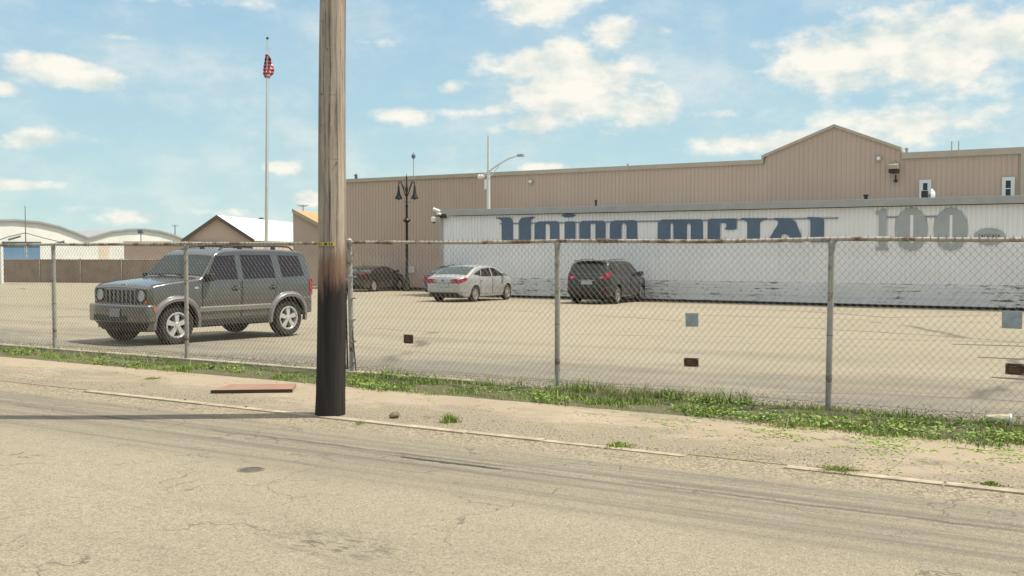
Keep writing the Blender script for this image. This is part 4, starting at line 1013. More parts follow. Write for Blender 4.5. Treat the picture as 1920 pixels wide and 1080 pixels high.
# ---- boxy grey SUV behind the fence
def build_suv():
    c = Car(T=[(-2.04,.98),(-2.03,1.14),(-1.98,1.52),(-1.94,1.66),(-1.88,1.74),(-1.78,1.775),(-1.2,1.805),(-.3,1.815),(.20,1.79),(.34,1.755),(.43,1.70),(.78,1.29),(.84,1.255),(.92,1.245),(1.5,1.195),(1.78,1.155),(1.88,1.13),(1.93,1.08)],
            Bt=[(-2.04,.50),(-1.8,.42),(-.95,.36),(.95,.36),(1.8,.42),(1.93,.46)],
            Wp=[(-2.04,.84),(-1.99,.875),(-1.9,.90),(-1.6,.92),(1.2,.92),(1.6,.91),(1.85,.89),(1.93,.85)],
            belt=1.15, k=.27, r=.05, crown=.022, wb=2.70, wr=.375, paint=P_JEEP, arch=.455, track=1.60)
    t = thing('parked_suv', 'boxy grey SUV with roof rails parked facing the fence at left', 'car')
    body = c.body(t)
    g = c.top('windscreen', .45, .765, M_GLASS, t, .0, .0)
    c.top('rear_window', -2.025, -1.965, M_TINT, t, .07, .09, n=8)
    for sg in (1, -1):
        c.side('side_window', [(.70,1.205),(-.06,1.205),(-.06,1.675),(.39,1.655)], M_TINT, t, sg)
        c.side('side_window', [(-.20,1.205),(-1.02,1.215),(-.97,1.675),(-.20,1.68)], M_TINT, t, sg)
        c.side('side_window', [(-1.20,1.225),(-1.80,1.24),(-1.72,1.655),(-1.16,1.67)], M_TINT, t, sg)
        for x0, x1 in ((.80,-.11), (-.15,-1.06)):
            lo = .44 if x0 > 0 else .46
            cs = [(x0 if x0 > 0 else x0, lo), (x1 if x0 > 0 else -.98+.14, lo), (x1, 1.165), (x0, 1.165)]
            dr = c.side('door', cs, P_JEEP, t, sg, off=.004)
            bm = B(); c.seam(bm, [cs[3], cs[0], cs[1], cs[2]], sg, .007); obj('seam', bm, M_BLACK, dr)
            hx = x1 + .14; y = sg*(c.W(hx, 1.03)+.03); bm = B(); box(bm, hx-.075, hx+.085, min(y, y-sg*.028), max(y, y-sg*.028), 1.015, 1.045, bev=.008); obj('handle', bm, P_JEEP, dr)
            bm = B(); lathe(bm, [(.05,sg*-.004),(.055,sg*.002),(.001,sg*.003)], 16, 'y', (hx, sg*(c.W(hx,1.03)+.006), 1.03)); obj('handle_recess', bm, M_BLACK, dr)
        for ax in (1.35, -1.35):
            c.flare(t, ax, sg, P_FLARE, .445, .55, .05, -8, 188, .035)
            c.wheel(t, ax, sg, 'five', M_ALLOY, .235)
        # body side moulding with a bright strip, and the sill
        bm = B(); x = [.88, -.86]
        prism(bm, [(.88,.60),(-.86,.60),(-.86,.70),(.88,.70)], lambda p, k: (p[0], sg*(c.W(p[0], p[1])+(.026, -.01)[k]), p[1])); mo = obj('side_moulding', bm, P_FLARE, t)
        bm = B(); prism(bm, [(.86,.672),(-.84,.672),(-.84,.698),(.86,.698)], lambda p, k: (p[0], sg*(c.W(p[0], p[1])+(.030, .0262)[k]), p[1])); obj('bright_strip', bm, M_CHROME, mo)
        bm = B(); prism(bm, [(.88,.33),(-.88,.33),(-.88,.42),(.88,.42)], lambda p, k: (p[0], sg*(c.W(p[0], .45)+(.01, -.12)[k]), p[1])); obj('sill', bm, M_BLACK, t)
        # roof rail
        y = sg*.60; bm = B(); tube(bm, [(.16,y,1.78),(.06,y,1.835),(-.3,y,1.86),(-1.3,y,1.855),(-1.62,y,1.84),(-1.74,y,1.77)], .017, 8)
        for x_ in (-.35, -1.2): box(bm, x_-.05, x_+.05, y-.015, y+.015, 1.78, 1.855)
        obj('roof_rail', bm, M_BLACK, t, 40)
        bm = B(); ym = sg*.90; box(bm, .62, .74, min(ym,ym+sg*.2), max(ym,ym+sg*.2), 1.18, 1.33, bev=.035); mi = obj('mirror', bm, M_BLACK, t, 40)
        bm = B(); box(bm, .610, .619, min(sg*.93,sg*1.08), max(sg*.93,sg*1.08), 1.20, 1.31); obj('mirror_glass', bm, M_GLASS, mi)
        # lamps
        bm = B(); lathe(bm, [(.102,1.928),(.105,1.948),(.09,1.955),(.088,1.94),(.001,1.938)], 24, 'x', (0, sg*.655, .925)); hl = obj('headlight', bm, M_LENS, t, 30)
        bm = B(); box(bm, 1.92, 1.93, sg*.655-.16, sg*.655+.16, .79, 1.05, bev=.004); obj('lamp_bezel', bm, M_BLACK, hl)
        bm = B(); lathe(bm, [(.03,1.93),(.033,1.943),(.001,1.95)], 12, 'x', (0, sg*.79, .82)); obj('indicator', bm, M_AMBER, t, 30)
        c.side('side_marker', [(1.89,.64),(1.82,.64),(1.82,.74),(1.88,.74)], M_AMBER, t, sg, off=.045)
        bm = B(); lathe(bm, [(.03,2.10),(.034,2.118),(.001,2.12)], 16, 'x', (0, sg*.62, .52)); obj('fog_lamp', bm, M_LENS, t, 30)
        c.side('tail_lamp', [(-1.94,.84),(-2.04,.84),(-2.025,1.17),(-1.93,1.17)], M_REDLAMP, t, sg, off=.012)
        bm = B(); box(bm, -2.06, -2.035, min(sg*.68,sg*.86), max(sg*.68,sg*.86), .84, 1.17, bev=.01); obj('tail_lamp', bm, M_REDLAMP, t)
    # grille with seven slots
    bm = B(); box(bm, 1.915, 1.948, -.47, .47, .76, 1.06, bev=.012); gr = obj('grille', bm, P_FLARE, t, 30)
    for k in range(7):
        y = -.396 + .132*k; bm = B(); box(bm, 1.94, 1.951, y-.042, y+.042, .785, 1.035, bev=.003); obj('grille_slot', bm, M_WELL, gr)
        bm = B()
        for z in (.84, .91, .98): box(bm, 1.951, 1.954, y-.034, y+.034, z-.004, z+.004)
        obj('slot_mesh', bm, M_BLACK, gr)
    bm = B(); box(bm, 1.905, 1.925, -.84, .84, .705, 1.065, bev=.02); obj('front_panel', bm, P_JEEP, t, 30)
    # bumpers
    bm = B(); prism(bm, [(1.80,-.93),(1.98,-.915),(2.10,-.76),(2.16,-.40),(2.175,0),(2.16,.40),(2.10,.76),(1.98,.915),(1.80,.93),(1.7,.6),(1.7,-.6)], lambda p, k: (p[0], p[1], (.44,.77)[k])); fb_ = obj('front_bumper', bm, P_JEEP, t, 30)
    md = fb_.modifiers.new('b', 'BEVEL'); md.width = .04; md.segments = 3
    bm = B(); prism(bm, [(1.78,-.86),(1.98,-.82),(2.08,-.55),(2.11,0),(2.08,.55),(1.98,.82),(1.78,.86)], lambda p, k: (p[0]-(.12,0)[k], p[1]*(.9,1)[k], (.27,.45)[k])); obj('air_dam', bm, M_BLACK, t, 30)
    bm = B(); box(bm, 2.168, 2.178, -.5, .5, .47, .57, bev=.003); obj('lower_grille', bm, M_BLACK, t)
    bm = B(); box(bm, 2.178, 2.188, .02, .34, .545, .695, bev=.004); pl = obj('number_plate', bm, mat('grey_plate', (.26,.26,.27), .5, 0, .3, 40), t)
    bm = B(); prism(bm, [(-1.75,-.93),(-1.98,-.915),(-2.11,-.74),(-2.14,0),(-2.11,.74),(-1.98,.915),(-1.75,.93)], lambda p, k: (p[0], p[1], (.46,.80)[k])); rb = obj('rear_bumper', bm, P_JEEP, t, 30)
    md = rb.modifiers.new('b', 'BEVEL'); md.width = .03; md.segments = 3
    # badge, hood line, wipers, crossbars, underbody
    bm = B(); box(bm, 1.83, 1.88, -.07, .07, 1.135, 1.152, bev=.005); obj('badge', bm, M_CHROME, t)
    bm = B(); 
    for sg in (1, -1): tube(bm, [(x, sg*(c.topw(x)-.02), lerp(c.T, x)-c.crown*.9+.003) for x in np.linspace(.90, 1.86, 12)], .006, 5)
    tube(bm, [(.85, y, 1.258-.022*(y/.8)**2) for y in np.linspace(-.76,.76,12)], .012, 5); obj('hood_seam', bm, M_BLACK, t)
    bm = B()
    for y in (-.1, .5): tube(bm, [(.86,y,1.265),(.79,y-.3,1.29),(.76,y-.48,1.325)], .008, 5)
    obj('wiper', bm, M_BLACK, t)
    bm = B()
    bm.free()
    for x in (-.25, -1.35): bm = B(); tube(bm, [(x,-.6,1.86),(x,0,1.87),(x,.6,1.86)], .013, 6); obj('roof_crossbar', bm, M_BLACK, t)
    bm = B(); box(bm, -1.8, 1.7, -.5, .5, .27, .40); tube(bm, [(1.35,-.7,.375),(1.35,.7,.375)], .05); tube(bm, [(-1.35,-.7,.375),(-1.35,.7,.375)], .06); obj('underbody', bm, M_WELL, t)
    bm = B(); y_ = .86; prism(bm, [(.98,1.04),(.90,1.04),(.90,1.08),(.98,1.08)], lambda p, k: (p[0], c.W(p[0],p[1])+(.006,-.004)[k], p[1])); obj('fender_badge', bm, M_CHROME, t)
    return t
suv = build_suv()
a, b = world((337-960)/F*19.05, 19.05), world((538-960)/F*21.15, 21.15)
fw = (a-b).normalized(); mid = (a+b)/2; hd = math.atan2(fw.y, fw.x)
lf = Vector((-fw.y, fw.x, 0)); mid -= lf*.92
suv.location = (mid.x, mid.y, gz(mid.y)); suv.rotation_euler = (0, 0, hd)

# ---- three-box saloons seen from behind
def build_sedan(name, label, pm, dz=0, length=1.0, lamp=M_REDLAMP, rims=mat('grey_alloy', (.33,.31,.29), .4, .4)):
    T = [(-2.32,.86),(-2.30,.95),(-2.24,1.02),(-2.05,1.065),(-1.86,1.09),(-1.75,1.12),(-1.3,1.315),(-1.0,1.40),(-.7,1.445),(-.2,1.47),(.2,1.455),(.45,1.415),(.6,1.37),(1.20,1.06),(1.32,1.015),(1.8,.90),(2.05,.79),(2.15,.68),(2.2,.55)]
    T = [(x, z + (dz if z > 1.1 else dz*.3)) for x, z in T]
    c = Car(T=T, Bt=[(-2.32,.42),(-2.1,.26),(-1.9,.22),(1.9,.2),(2.1,.25),(2.2,.30)],
            Wp=[(-2.32,.66),(-2.27,.745),(-2.15,.82),(-1.8,.885),(-1.2,.905),(1.0,.905),(1.6,.885),(1.95,.80),(2.12,.68),(2.2,.52)],
            belt=.96, k=.42, r=.09, crown=.035, wb=2.65, wr=.325, paint=pm, arch=.375, track=1.60)
    t = thing(name, label, 'car'); c.body(t)
    c.top('rear_window', -1.76, -.99, M_GLASS, t, .035, .04); c.top('windscreen', .52, 1.2, M_GLASS, t, .02, .02)
    d = dz
    for sg in (1, -1):
        c.side('side_window', [(1.05,1.02),(.07,1.00),(.07,1.35+d),(.42,1.33+d)], M_TINT, t, sg)
        c.side('side_window', [(-.02,1.00),(-.84,1.02),(-.70,1.31+d),(-.02,1.35+d)], M_TINT, t, sg)
        c.side('side_window', [(-.90,1.02),(-1.38,1.12),(-1.10,1.20+d),(-.77,1.28+d)], M_TINT, t, sg)
        for x0, x1, xb in ((.98,.05,.05),(.0,-1.02,-.85)):
            cs = [(x0,.32),(xb,.32),(x1,.97),(x0,.97)]; dr = c.side('door', cs, pm, t, sg, off=.003)
            bm = B(); c.seam(bm, [cs[3], cs[0], cs[1], cs[2]], sg, .006); obj('seam', bm, M_BLACK, dr)
            y = sg*(c.W(x1+.16,.86)+.025); bm = B(); box(bm, x1+.07, x1+.24, min(y,y-sg*.02), max(y,y-sg*.02), .85, .875, bev=.006); obj('handle', bm, pm, dr)
        for ax in (1.325, -1.325):
            c.flare(t, ax, sg, pm, .372, .425, .012, 0, 180); c.wheel(t, ax, sg, 'multi', rims, .21)
        ym = sg*.90; bm = B(); box(bm, .82, .96, min(ym,ym+sg*.2), max(ym,ym+sg*.2), 1.0, 1.13, bev=.035); obj('mirror', bm, pm, t, 40)
        # wrap-round tail lamp: flank part and rear part
        c.side('tail_lamp', [(-1.88,.94),(-2.31,.74),(-2.29,.92),(-2.02,1.0)], lamp, t, sg, off=.010)
        bm = B(); prism(bm, [(.30,.80),(.68,.76),(.70,.90),(.62,.945),(.36,.92)], lambda p, k: (-2.335+(0,.03)[k], sg*p[0], p[1])); tl = obj('tail_lamp', bm, lamp, t)
        bm = B(); prism(bm, [(.33,.83),(.44,.82),(.44,.865),(.34,.87)], lambda p, k: (-2.342+(0,.006)[k], sg*p[0], p[1])); obj('reversing_lamp', bm, M_LENS, tl)
        c.side('headlight', [(2.10,.62),(1.72,.68),(1.66,.82),(2.02,.74)], M_LENS, t, sg, off=.008)
    bm = B(); box(bm, -2.35, -2.325, -.26, .26, .62, .75, bev=.004); obj('number_plate', bm, mat('pale_plate', (.42,.42,.40), .5, 0, .3, 30), t)
    bm = B(); lathe(bm, [(.04,-2.335),(.035,-2.345),(.001,-2.347)], 20, 'x', (0,0,.885)); e = obj('badge', bm, mat('badge_navy', (.02,.03,.07), .3), t, 40); 
    bm = B(); prism(bm, [(-1.9,-.87),(-2.2,-.80),(-2.33,-.62),(-2.37,-.3),(-2.37,.3),(-2.33,.62),(-2.2,.80),(-1.9,.87),(-1.7,.5),(-1.7,-.5)], lambda p, k: (p[0], p[1], (.40,.60)[k])); o = obj('rear_bumper', bm, pm, t, 30); md = o.modifiers.new('b', 'BEVEL'); md.width = .03; md.segments = 3
    bm = B(); prism(bm, [(-1.9,-.84),(-2.2,-.76),(-2.33,-.55),(-2.345,.0),(-2.33,.55),(-2.2,.76),(-1.9,.84)], lambda p, k: (p[0]+(.12,0)[k], p[1], (.22,.40)[k])); obj('diffuser', bm, M_BLACK, t, 30)
    bm = B(); c_ = [(-2.325, y, .985) for y in np.linspace(-.7,.7,9)]; tube(bm, c_, .006, 5); tube(bm, [(-2.34,-.5,.775),(-2.34,.5,.775)], .006, 5); obj('boot_seam', bm, M_BLACK, t)
    bm = B(); tube(bm, [(-.85,0,1.43+d),(-.98,0,1.50+d)], .012, 6); obj('antenna', bm, M_BLACK, t)
    bm = B(); box(bm, -1.8, 1.8, -.5, .5, .17, .30); obj('underbody', bm, M_WELL, t)
    return t
def place_by_wheel(t, px, py_d, heading, half, side):
    """rear wheel on the visible side stands at photo column px and distance d"""
    q = world((px-960)/F*py_d, py_d); fw = Vector((math.cos(heading), math.sin(heading), 0)); rt = Vector((math.sin(heading), -math.cos(heading), 0))
    m_ = q + fw*half - rt*side; t.location = (m_.x, m_.y, gz(m_.y)); t.rotation_euler = (0, 0, heading)
sed = build_sedan('parked_sedan', 'silver four door sedan with bright red tail lamps parked towards the tan wall', P_SILV)
place_by_wheel(sed, 891, 40.6, R(92.5), 1.325, .88)
blk = build_sedan('parked_sedan', 'low black car parked at the tan wall beside the ornate lamp post', P_BLACK, -.10, lamp=mat('smoked_red_lens', (.09,.006,.01), .2))
place_by_wheel(blk, 701, 53.6, R(97), 1.325, .88)
blu = build_sedan('parked_sedan', 'dark blue car almost hidden behind the silver sedan', P_BLUE)
q = world((830-960)/F*46.5, 46.5); place_by_wheel(blu, 872, 46.6, R(93), 1.325, .88)

# ---- charcoal crossover seen from behind
def build_crossover():
    c = Car(T=[(-2.26,.98),(-2.25,1.02),(-2.22,1.10),(-1.98,1.55),(-1.9,1.63),(-1.75,1.665),(-1.2,1.69),(-.3,1.70),(.2,1.675),(.42,1.63),(.55,1.57),(1.12,1.16),(1.25,1.11),(1.9,1.0),(2.1,.90),(2.2,.74),(2.24,.6)],
            Bt=[(-2.26,.50),(-2.0,.34),(-1.7,.28),(1.8,.26),(2.1,.32),(2.24,.40)],
            Wp=[(-2.26,.76),(-2.2,.82),(-2.0,.885),(-1.4,.92),(1.1,.92),(1.7,.90),(2.05,.80),(2.24,.60)],
            belt=1.03, k=.30, r=.09, crown=.03, wb=2.74, wr=.36, paint=P_DARK, arch=.42, track=1.62)
    t = thing('parked_crossover', 'dark charcoal crossover with tinted windows parked nose to the white building', 'car'); c.body(t)
    c.top('rear_window', -2.21, -1.985, M_GLASS, t, .05, .09, n=8); c.top('windscreen', .55, 1.11, M_GLASS, t, .02, .02)
    for sg in (1, -1):
        c.side('side_window', [(.98,1.10),(.03,1.08),(.03,1.54),(.42,1.52)], M_TINT, t, sg)
        c.side('side_window', [(-.07,1.08),(-.98,1.10),(-.92,1.53),(-.07,1.55)], M_TINT, t, sg)
        c.side('side_window', [(-1.08,1.11),(-1.85,1.20),(-1.72,1.46),(-1.02,1.52)], M_TINT, t, sg)
        for x0, x1, xb in ((.98,.0,.0),(-.05,-1.08,-.9)):
            cs = [(x0,.42),(xb,.42),(x1,1.04),(x0,1.04)]; dr = c.side('door', cs, P_DARK, t, sg, off=.003)
            bm = B(); c.seam(bm, [cs[3], cs[0], cs[1], cs[2]], sg, .006); obj('seam', bm, M_BLACK, dr)
            y = sg*(c.W(x1+.16,.93)+.025); bm = B(); box(bm, x1+.07, x1+.24, min(y,y-sg*.02), max(y,y-sg*.02), .92, .945, bev=.006); obj('handle', bm, P_DARK, dr)
        for ax in (1.37, -1.37):
            c.flare(t, ax, sg, M_BLACK, .417, .475, .02, -5, 185); c.wheel(t, ax, sg, 'five', mat('dull_alloy', (.26,.25,.24), .4, .4), .225)
        ym = sg*.92; bm = B(); box(bm, .78, .95, min(ym,ym+sg*.22), max(ym,ym+sg*.22), 1.06, 1.24, bev=.04); obj('mirror', bm, P_DARK, t, 40)
        c.side('tail_lamp', [(-1.98,1.10),(-2.24,1.04),(-2.20,1.20),(-2.05,1.27)], M_REDLAMP, t, sg, off=.012)
        bm = B(); prism(bm, [(.48,.99),(.79,.97),(.79,1.13),(.52,1.14)], lambda p, k: (-2.275+.03*(p[1]>1.05)+(0,.05)[k], sg*p[0], p[1])); tl = obj('tail_lamp', bm, M_REDLAMP, t)
        bm = B(); prism(bm, [(.52,1.03),(.64,1.02),(.64,1.07),(.53,1.08)], lambda p, k: (-2.283+(0,.006)[k], sg*p[0], p[1])); obj('reversing_lamp', bm, M_LENS, tl)
        bm = B(); prism(bm, [(.62,.60),(.76,.60),(.76,.64),(.62,.64)], lambda p, k: (-2.345+(0,.02)[k], sg*p[0], p[1])); obj('reflector', bm, M_REDLAMP, t)
        y = sg*.62; bm = B(); tube(bm, [(.1,y,1.68),(0,y,1.73),(-1.4,y,1.73),(-1.6,y,1.67)], .014, 6); obj('roof_rail', bm, M_BLACK, t)
        c.side('headlight', [(2.12,.74),(1.72,.82),(1.68,.95),(2.05,.88)], M_LENS, t, sg, off=.008)
    bm = B(); box(bm, -2.05, -1.78, -.62, .62, 1.655, 1.69, bev=.012); obj('spoiler', bm, P_DARK, t)
    bm = B(); box(bm, -2.30, -2.262, -.22, .22, .78, .91, bev=.004); obj('number_plate', bm, MATS['pale_plate'], t)
    bm = B(); box(bm, -2.275, -2.255, -.3, .3, .935, .95); obj('bright_strip', bm, M_CHROME, t)
    bm = B(); prism(bm, [(-1.9,-.91),(-2.2,-.84),(-2.32,-.66),(-2.35,-.3),(-2.35,.3),(-2.32,.66),(-2.2,.84),(-1.9,.91),(-1.8,.5),(-1.8,-.5)], lambda p, k: (p[0], p[1], (.42,.70)[k])); o = obj('rear_bumper', bm, M_BLACK, t, 30); md = o.modifiers.new('b', 'BEVEL'); md.width = .03; md.segments = 3
    bm = B(); prism(bm, [(-1.9,-.8),(-2.2,-.76),(-2.31,-.6),(-2.31,.6),(-2.2,.76),(-1.9,.8)], lambda p, k: (p[0]+(.1,0)[k], p[1], (.28,.42)[k])); obj('diffuser', bm, M_BLACK, t, 30)
    bm = B(); box(bm, -1.8, 1.8, -.5, .5, .2, .33); obj('underbody', bm, M_WELL, t)
    return t
crs = build_crossover()
place_by_wheel(crs, 1158, 39.3, R(94), 1.37, .90)

# ------------------------------------------------------------------ small things on the ground
def ground_pt(px, py, z=0.0):
    d = F*(CAMH - z)/(py - HZ); return world((px-960)/F*d, d, z)
# reddish board lying on the sidewalk
pts = [ground_pt(*q) for q in ((394,739),(547,737),(554,726),(430,728))]
cx = sum(pts, Vector())/4
t = thing('board', 'reddish brown flat board lying on the sidewalk left of the utility pole', 'board', tuple(cx))
bm = B(); prism(bm, pts, lambda p, k: (p.x-cx.x, p.y-cx.y, (.012,.042)[k])); obj('panel', bm, mat('reddish_board', (.21,.11,.07), .85, 0, .45, 6, .3, 30, vcol=(.28,.18,.12)), t)
bm = B(); e0, e1 = pts[0]-cx, pts[1]-cx; prism(bm, [(e0,0),(e1,0),(e1,1),(e0,1)], lambda p, k: Vector((p[0].x, p[0].y, (.004,.0425)[p[1]])) + Vector((.0,-.012,0))*(1-k)); obj('edge_strip', bm, mat('dark_board_edge', (.05,.028,.02), .8), t)
def rock(px, py, r, label, m, seed=1, name='rock', sc=(1,.8,.62), cat='rock'):
    p = ground_pt(px, py); bm = B(); bmesh.ops.create_icosphere(bm, subdivisions=3, radius=r); q = random.Random(seed); 
    cuts = [Vector((q.uniform(-1,1), q.uniform(-1,1), q.uniform(-.6,1))).normalized() for _ in range(9)]
    for v_ in bm.verts:
        n_ = v_.co.normalized(); f_ = 1.0
        for c_ in cuts: f_ = min(f_, .74/max(.05, n_.dot(c_)) ) if n_.dot(c_) > .74 else f_
        v_.co = Vector((n_.x*sc[0], n_.y*sc[1], n_.z*sc[2]))*r*f_*(1+q.uniform(-.02,.02))
    o = obj(name, bm, m, None, 30); o.location = (p.x, p.y, r*sc[2]*.7); o.rotation_euler.z = seed; return tag(o, label, cat)
M_STONE = mat('brown_stone', (.19,.145,.10), .9, 0, .5, 14, .6, 40)
rock(739, 785, .062, 'brown fist sized stone at the kerb right of the utility pole', M_STONE, 4)
rock(1434, 790, .06, 'dark round stone in the grass left of the second post from the right', mat('dark_stone', (.06,.06,.055), .9, 0, .5, 14), 8)
rock(345, 752, .022, 'tiny dark stone on the sidewalk left of the reddish board', M_STONE, 9)
rock(459, 765, .02, 'tiny dark stone on the sidewalk below the reddish board', M_STONE, 12)
# manhole / valve cover in the road
p = ground_pt(467, 887, -.02); z_ = -.05 + (.02 if p.y > 4 else 0)
p = ground_pt(467, 887, -.04)
t = thing('valve_cover', 'small round worn iron cover set in the road', 'manhole cover', (p.x, p.y, -.0265))
bm = B(); lathe(bm, [(.088,-.03),(.088,.0),(.08,.003),(.001,.003)], 28); obj('cover', bm, mat('worn_iron', (.13,.11,.085), .8, .3, .6, 30, .6, 60), t, 30)
bm = B(); lathe(bm, [(.112,-.03),(.112,.0),(.105,.004),(.093,.004),(.09,-.03)], 28); obj('ring', bm, mat('worn_iron_ring', (.2,.17,.125), .8, .2, .5, 20), t, 30)
a, b = ground_pt(750, 859, -.028), ground_pt(938, 882, -.028); bm = B(); q = random.Random(5); L0 = []
for k in range(24):
    c_ = a.lerp(b, k/23); w_ = .034*math.sin(PI*(k+.6)/24.5)**.5*q.uniform(.7,1.15); c_.y += q.uniform(-.008,.008)
    L0.append([bm.verts.new((c_.x, c_.y+s_*w_, -.0295+z_)) for s_, z_ in ((-1,-.004),(-.7,.004),(.7,.004),(1,-.004))])
for u_, v_ in zip(L0, L0[1:]):
    for i in range(3): bm.faces.new((u_[i], u_[i+1], v_[i+1], v_[i]))
tag(obj('road_wire_shadow', bm, mat('tar', (.045,.042,.036), .8, 0, .4, 10)), kind='structure')  # overhead wire shadow laid down as a dark strip; tar only names the tone
# yellowed cylinder at the right edge
p = ground_pt(1877, 798); t = thing('drinks_cup', 'pale yellowish paper cup lying on its side at the fence foot near the right edge', 'cup', (p.x, p.y+.05, .05), R(12))
M_CUP = mat('yellowed_white', (.55,.50,.34), .7, 0, .3, 20)
bm = B(); lathe(bm, [(.038,-.12),(.04,-.118),(.052,.11),(.054,.112),(.051,.112),(.037,-.11)], 20, 'x'); obj('cup', bm, M_CUP, t, 40)
bm = B(); lathe(bm, [(.001,-.124),(.036,-.124),(.036,-.118),(.001,-.118)], 20, 'x'); lathe(bm, [(.056,.09),(.058,.1),(.056,.11),(.053,.1)], 20, 'x', close=True); obj('rim', bm, M_WHITEPAINT, t, 40)
# thin ragged dark strips at the right side of the lot
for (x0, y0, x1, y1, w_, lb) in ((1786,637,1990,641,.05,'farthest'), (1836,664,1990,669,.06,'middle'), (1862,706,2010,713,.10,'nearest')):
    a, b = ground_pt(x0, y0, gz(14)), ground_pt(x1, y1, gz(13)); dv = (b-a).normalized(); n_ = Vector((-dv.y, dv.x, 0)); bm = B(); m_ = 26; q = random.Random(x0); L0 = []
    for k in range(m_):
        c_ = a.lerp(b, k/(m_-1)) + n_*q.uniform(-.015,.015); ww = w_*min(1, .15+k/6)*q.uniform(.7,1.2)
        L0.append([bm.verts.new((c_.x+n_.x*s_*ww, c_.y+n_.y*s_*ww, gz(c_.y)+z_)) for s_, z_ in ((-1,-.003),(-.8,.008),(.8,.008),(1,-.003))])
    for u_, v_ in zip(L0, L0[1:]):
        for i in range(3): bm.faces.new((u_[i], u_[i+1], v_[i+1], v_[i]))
    tag(obj('dark_strip', bm, mat('tar', (.045,.042,.036), .8, 0, .4, 10)), kind='structure')  # tar names only the shared dark tone

# ------------------------------------------------------------------ grass, weeds, gravel
M_G = [mat('grass_green', (.16,.25,.045), .7, spec=.25), mat('grass_light', (.25,.34,.07), .7, spec=.25), mat('grass_straw', (.42,.36,.19), .8, spec=.2), mat('grass_dark', (.07,.12,.02), .75, spec=.2)]
def fbm(x, y, s):                     # cheap smooth 2-d noise for densities
    return .5 + .25*(np.sin(x*s*1.3+1.1*np.sin(y*s*2.1+1))+ np.sin(y*s*3.7+x*s*.7+2)*.6 + .4*np.sin(x*s*4.1-y*s*2.3+.5) + .3*np.sin(x*s*9.3+y*s*5+3))
def blades(name, X, Y, Z, H_, Wd, mi, lean=.5, label=None):
    n = len(X); a = rng.uniform(0, 2*PI, n); dx, dy = np.cos(a), np.sin(a); l = rng.uniform(.1, lean, n)*H_; b = rng.uniform(0, 2*PI, n); lx, ly = l*np.cos(b), l*np.sin(b)
    w = Wd/2
    v = np.empty((n, 5, 3))
    v[:,0] = np.stack([X-dx*w, Y-dy*w, Z], 1); v[:,1] = np.stack([X+dx*w, Y+dy*w, Z], 1)
    v[:,2] = np.stack([X+dx*w*.8+lx*.35, Y+dy*w*.8+ly*.35, Z+H_*.6], 1); v[:,3] = np.stack([X-dx*w*.8+lx*.35, Y-dy*w*.8+ly*.35, Z+H_*.6], 1)
    v[:,4] = np.stack([X+lx, Y+ly, Z+H_], 1)
    me = D.meshes.new(name); me.vertices.add(n*5); me.vertices.foreach_set('co', v.reshape(-1).astype(np.float32))
    idx = np.arange(n)[:,None]*5; loops = np.concatenate([idx+0, idx+1, idx+2, idx+3, idx+3, idx+2, idx+4], 1).reshape(-1)
    me.loops.add(n*7); me.loops.foreach_set('vertex_index', loops.astype(np.int32)); me.polygons.add(n*2)
    st = (np.arange(n)[:,None]*7 + np.array([0, 4])).reshape(-1); me.polygons.foreach_set('loop_start', st.astype(np.int32))
    for m_ in M_G: me.materials.append(m_)
    me.polygons.foreach_set('material_index', np.repeat(mi, 2).astype(np.int32)); me.update(calc_edges=True); me.validate()
    return link(name, me)
def lower_edge(x): return 9.98 + .10*np.sin(x*1.1) + .07*np.sin(x*2.9+1) + .05*np.sin(x*7.3) - .25*np.exp(-((x+2.2)/1.8)**2) - .12*np.exp(-((x+9)/1.3)**2)
n = 150000
X = rng.uniform(-24, 2.5, n); u = rng.beta(1.3, 1.35, n); lo = lower_edge(X) + .18*np.clip((-13-X)*.2, 0, 1)
Yg = lo + u*(11.22 - lo) + rng.normal(0, .03, n)
dens = fbm(X, Yg*1.3, 1.6)*.6 + fbm(X+5, Yg, 5.)*.5
bare = (np.abs(Yg - 10.75) < .10)*.3 + .22*(X < -9.8)*(Yg > 10.7) + .10*(X < -9)
keep = dens - bare + rng.normal(0, .13, n) > .50 + .16*(fbm(X*1.7+2, Yg*2.2, 2.9) < .42)
X, Yg = X[keep], Yg[keep]; n = len(X); cl = fbm(X+3, Yg+1, 3.1)
tall = np.exp(-((X+5.0)/1.5)**2)*(Yg > 10.75)*1.0 + .5*(Yg > 11.0)*(fbm(X, Yg*0, 2.3) > .6)
Hh = rng.gamma(4, .0065, n)*(.45+1.1*cl) + rng.uniform(.01,.02,n); Hh *= 1 + 1.3*tall
r_ = rng.uniform(0, 1, n); mi = np.where(r_ < .42, 0, np.where(r_ < .68, 1, np.where(r_ < .88, 3, 2))); mi = np.where((cl > .62) & (r_ < .5), 1, mi)
mi = np.where((fbm(X-8, Yg, 2.2) > .78) & (rng.uniform(0,1,n) < .6), 2, mi)
tag(blades('grass', X, Yg, np.zeros(n), Hh, rng.uniform(.004,.010,n), mi, .9), kind='stuff')
n = 2600; X = rng.uniform(-22, 2.5, n); Yg = rng.uniform(10.1, 11.25, n); k_ = fbm(X, Yg*2, 3.3) > .52; X, Yg = X[k_], Yg[k_]; n = len(X)
tag(blades('dry_grass', X, Yg, np.zeros(n), rng.gamma(3, .035, n), rng.uniform(.003,.006,n), np.where(rng.uniform(0,1,n) < .7, 2, 1), 1.5), kind='stuff')
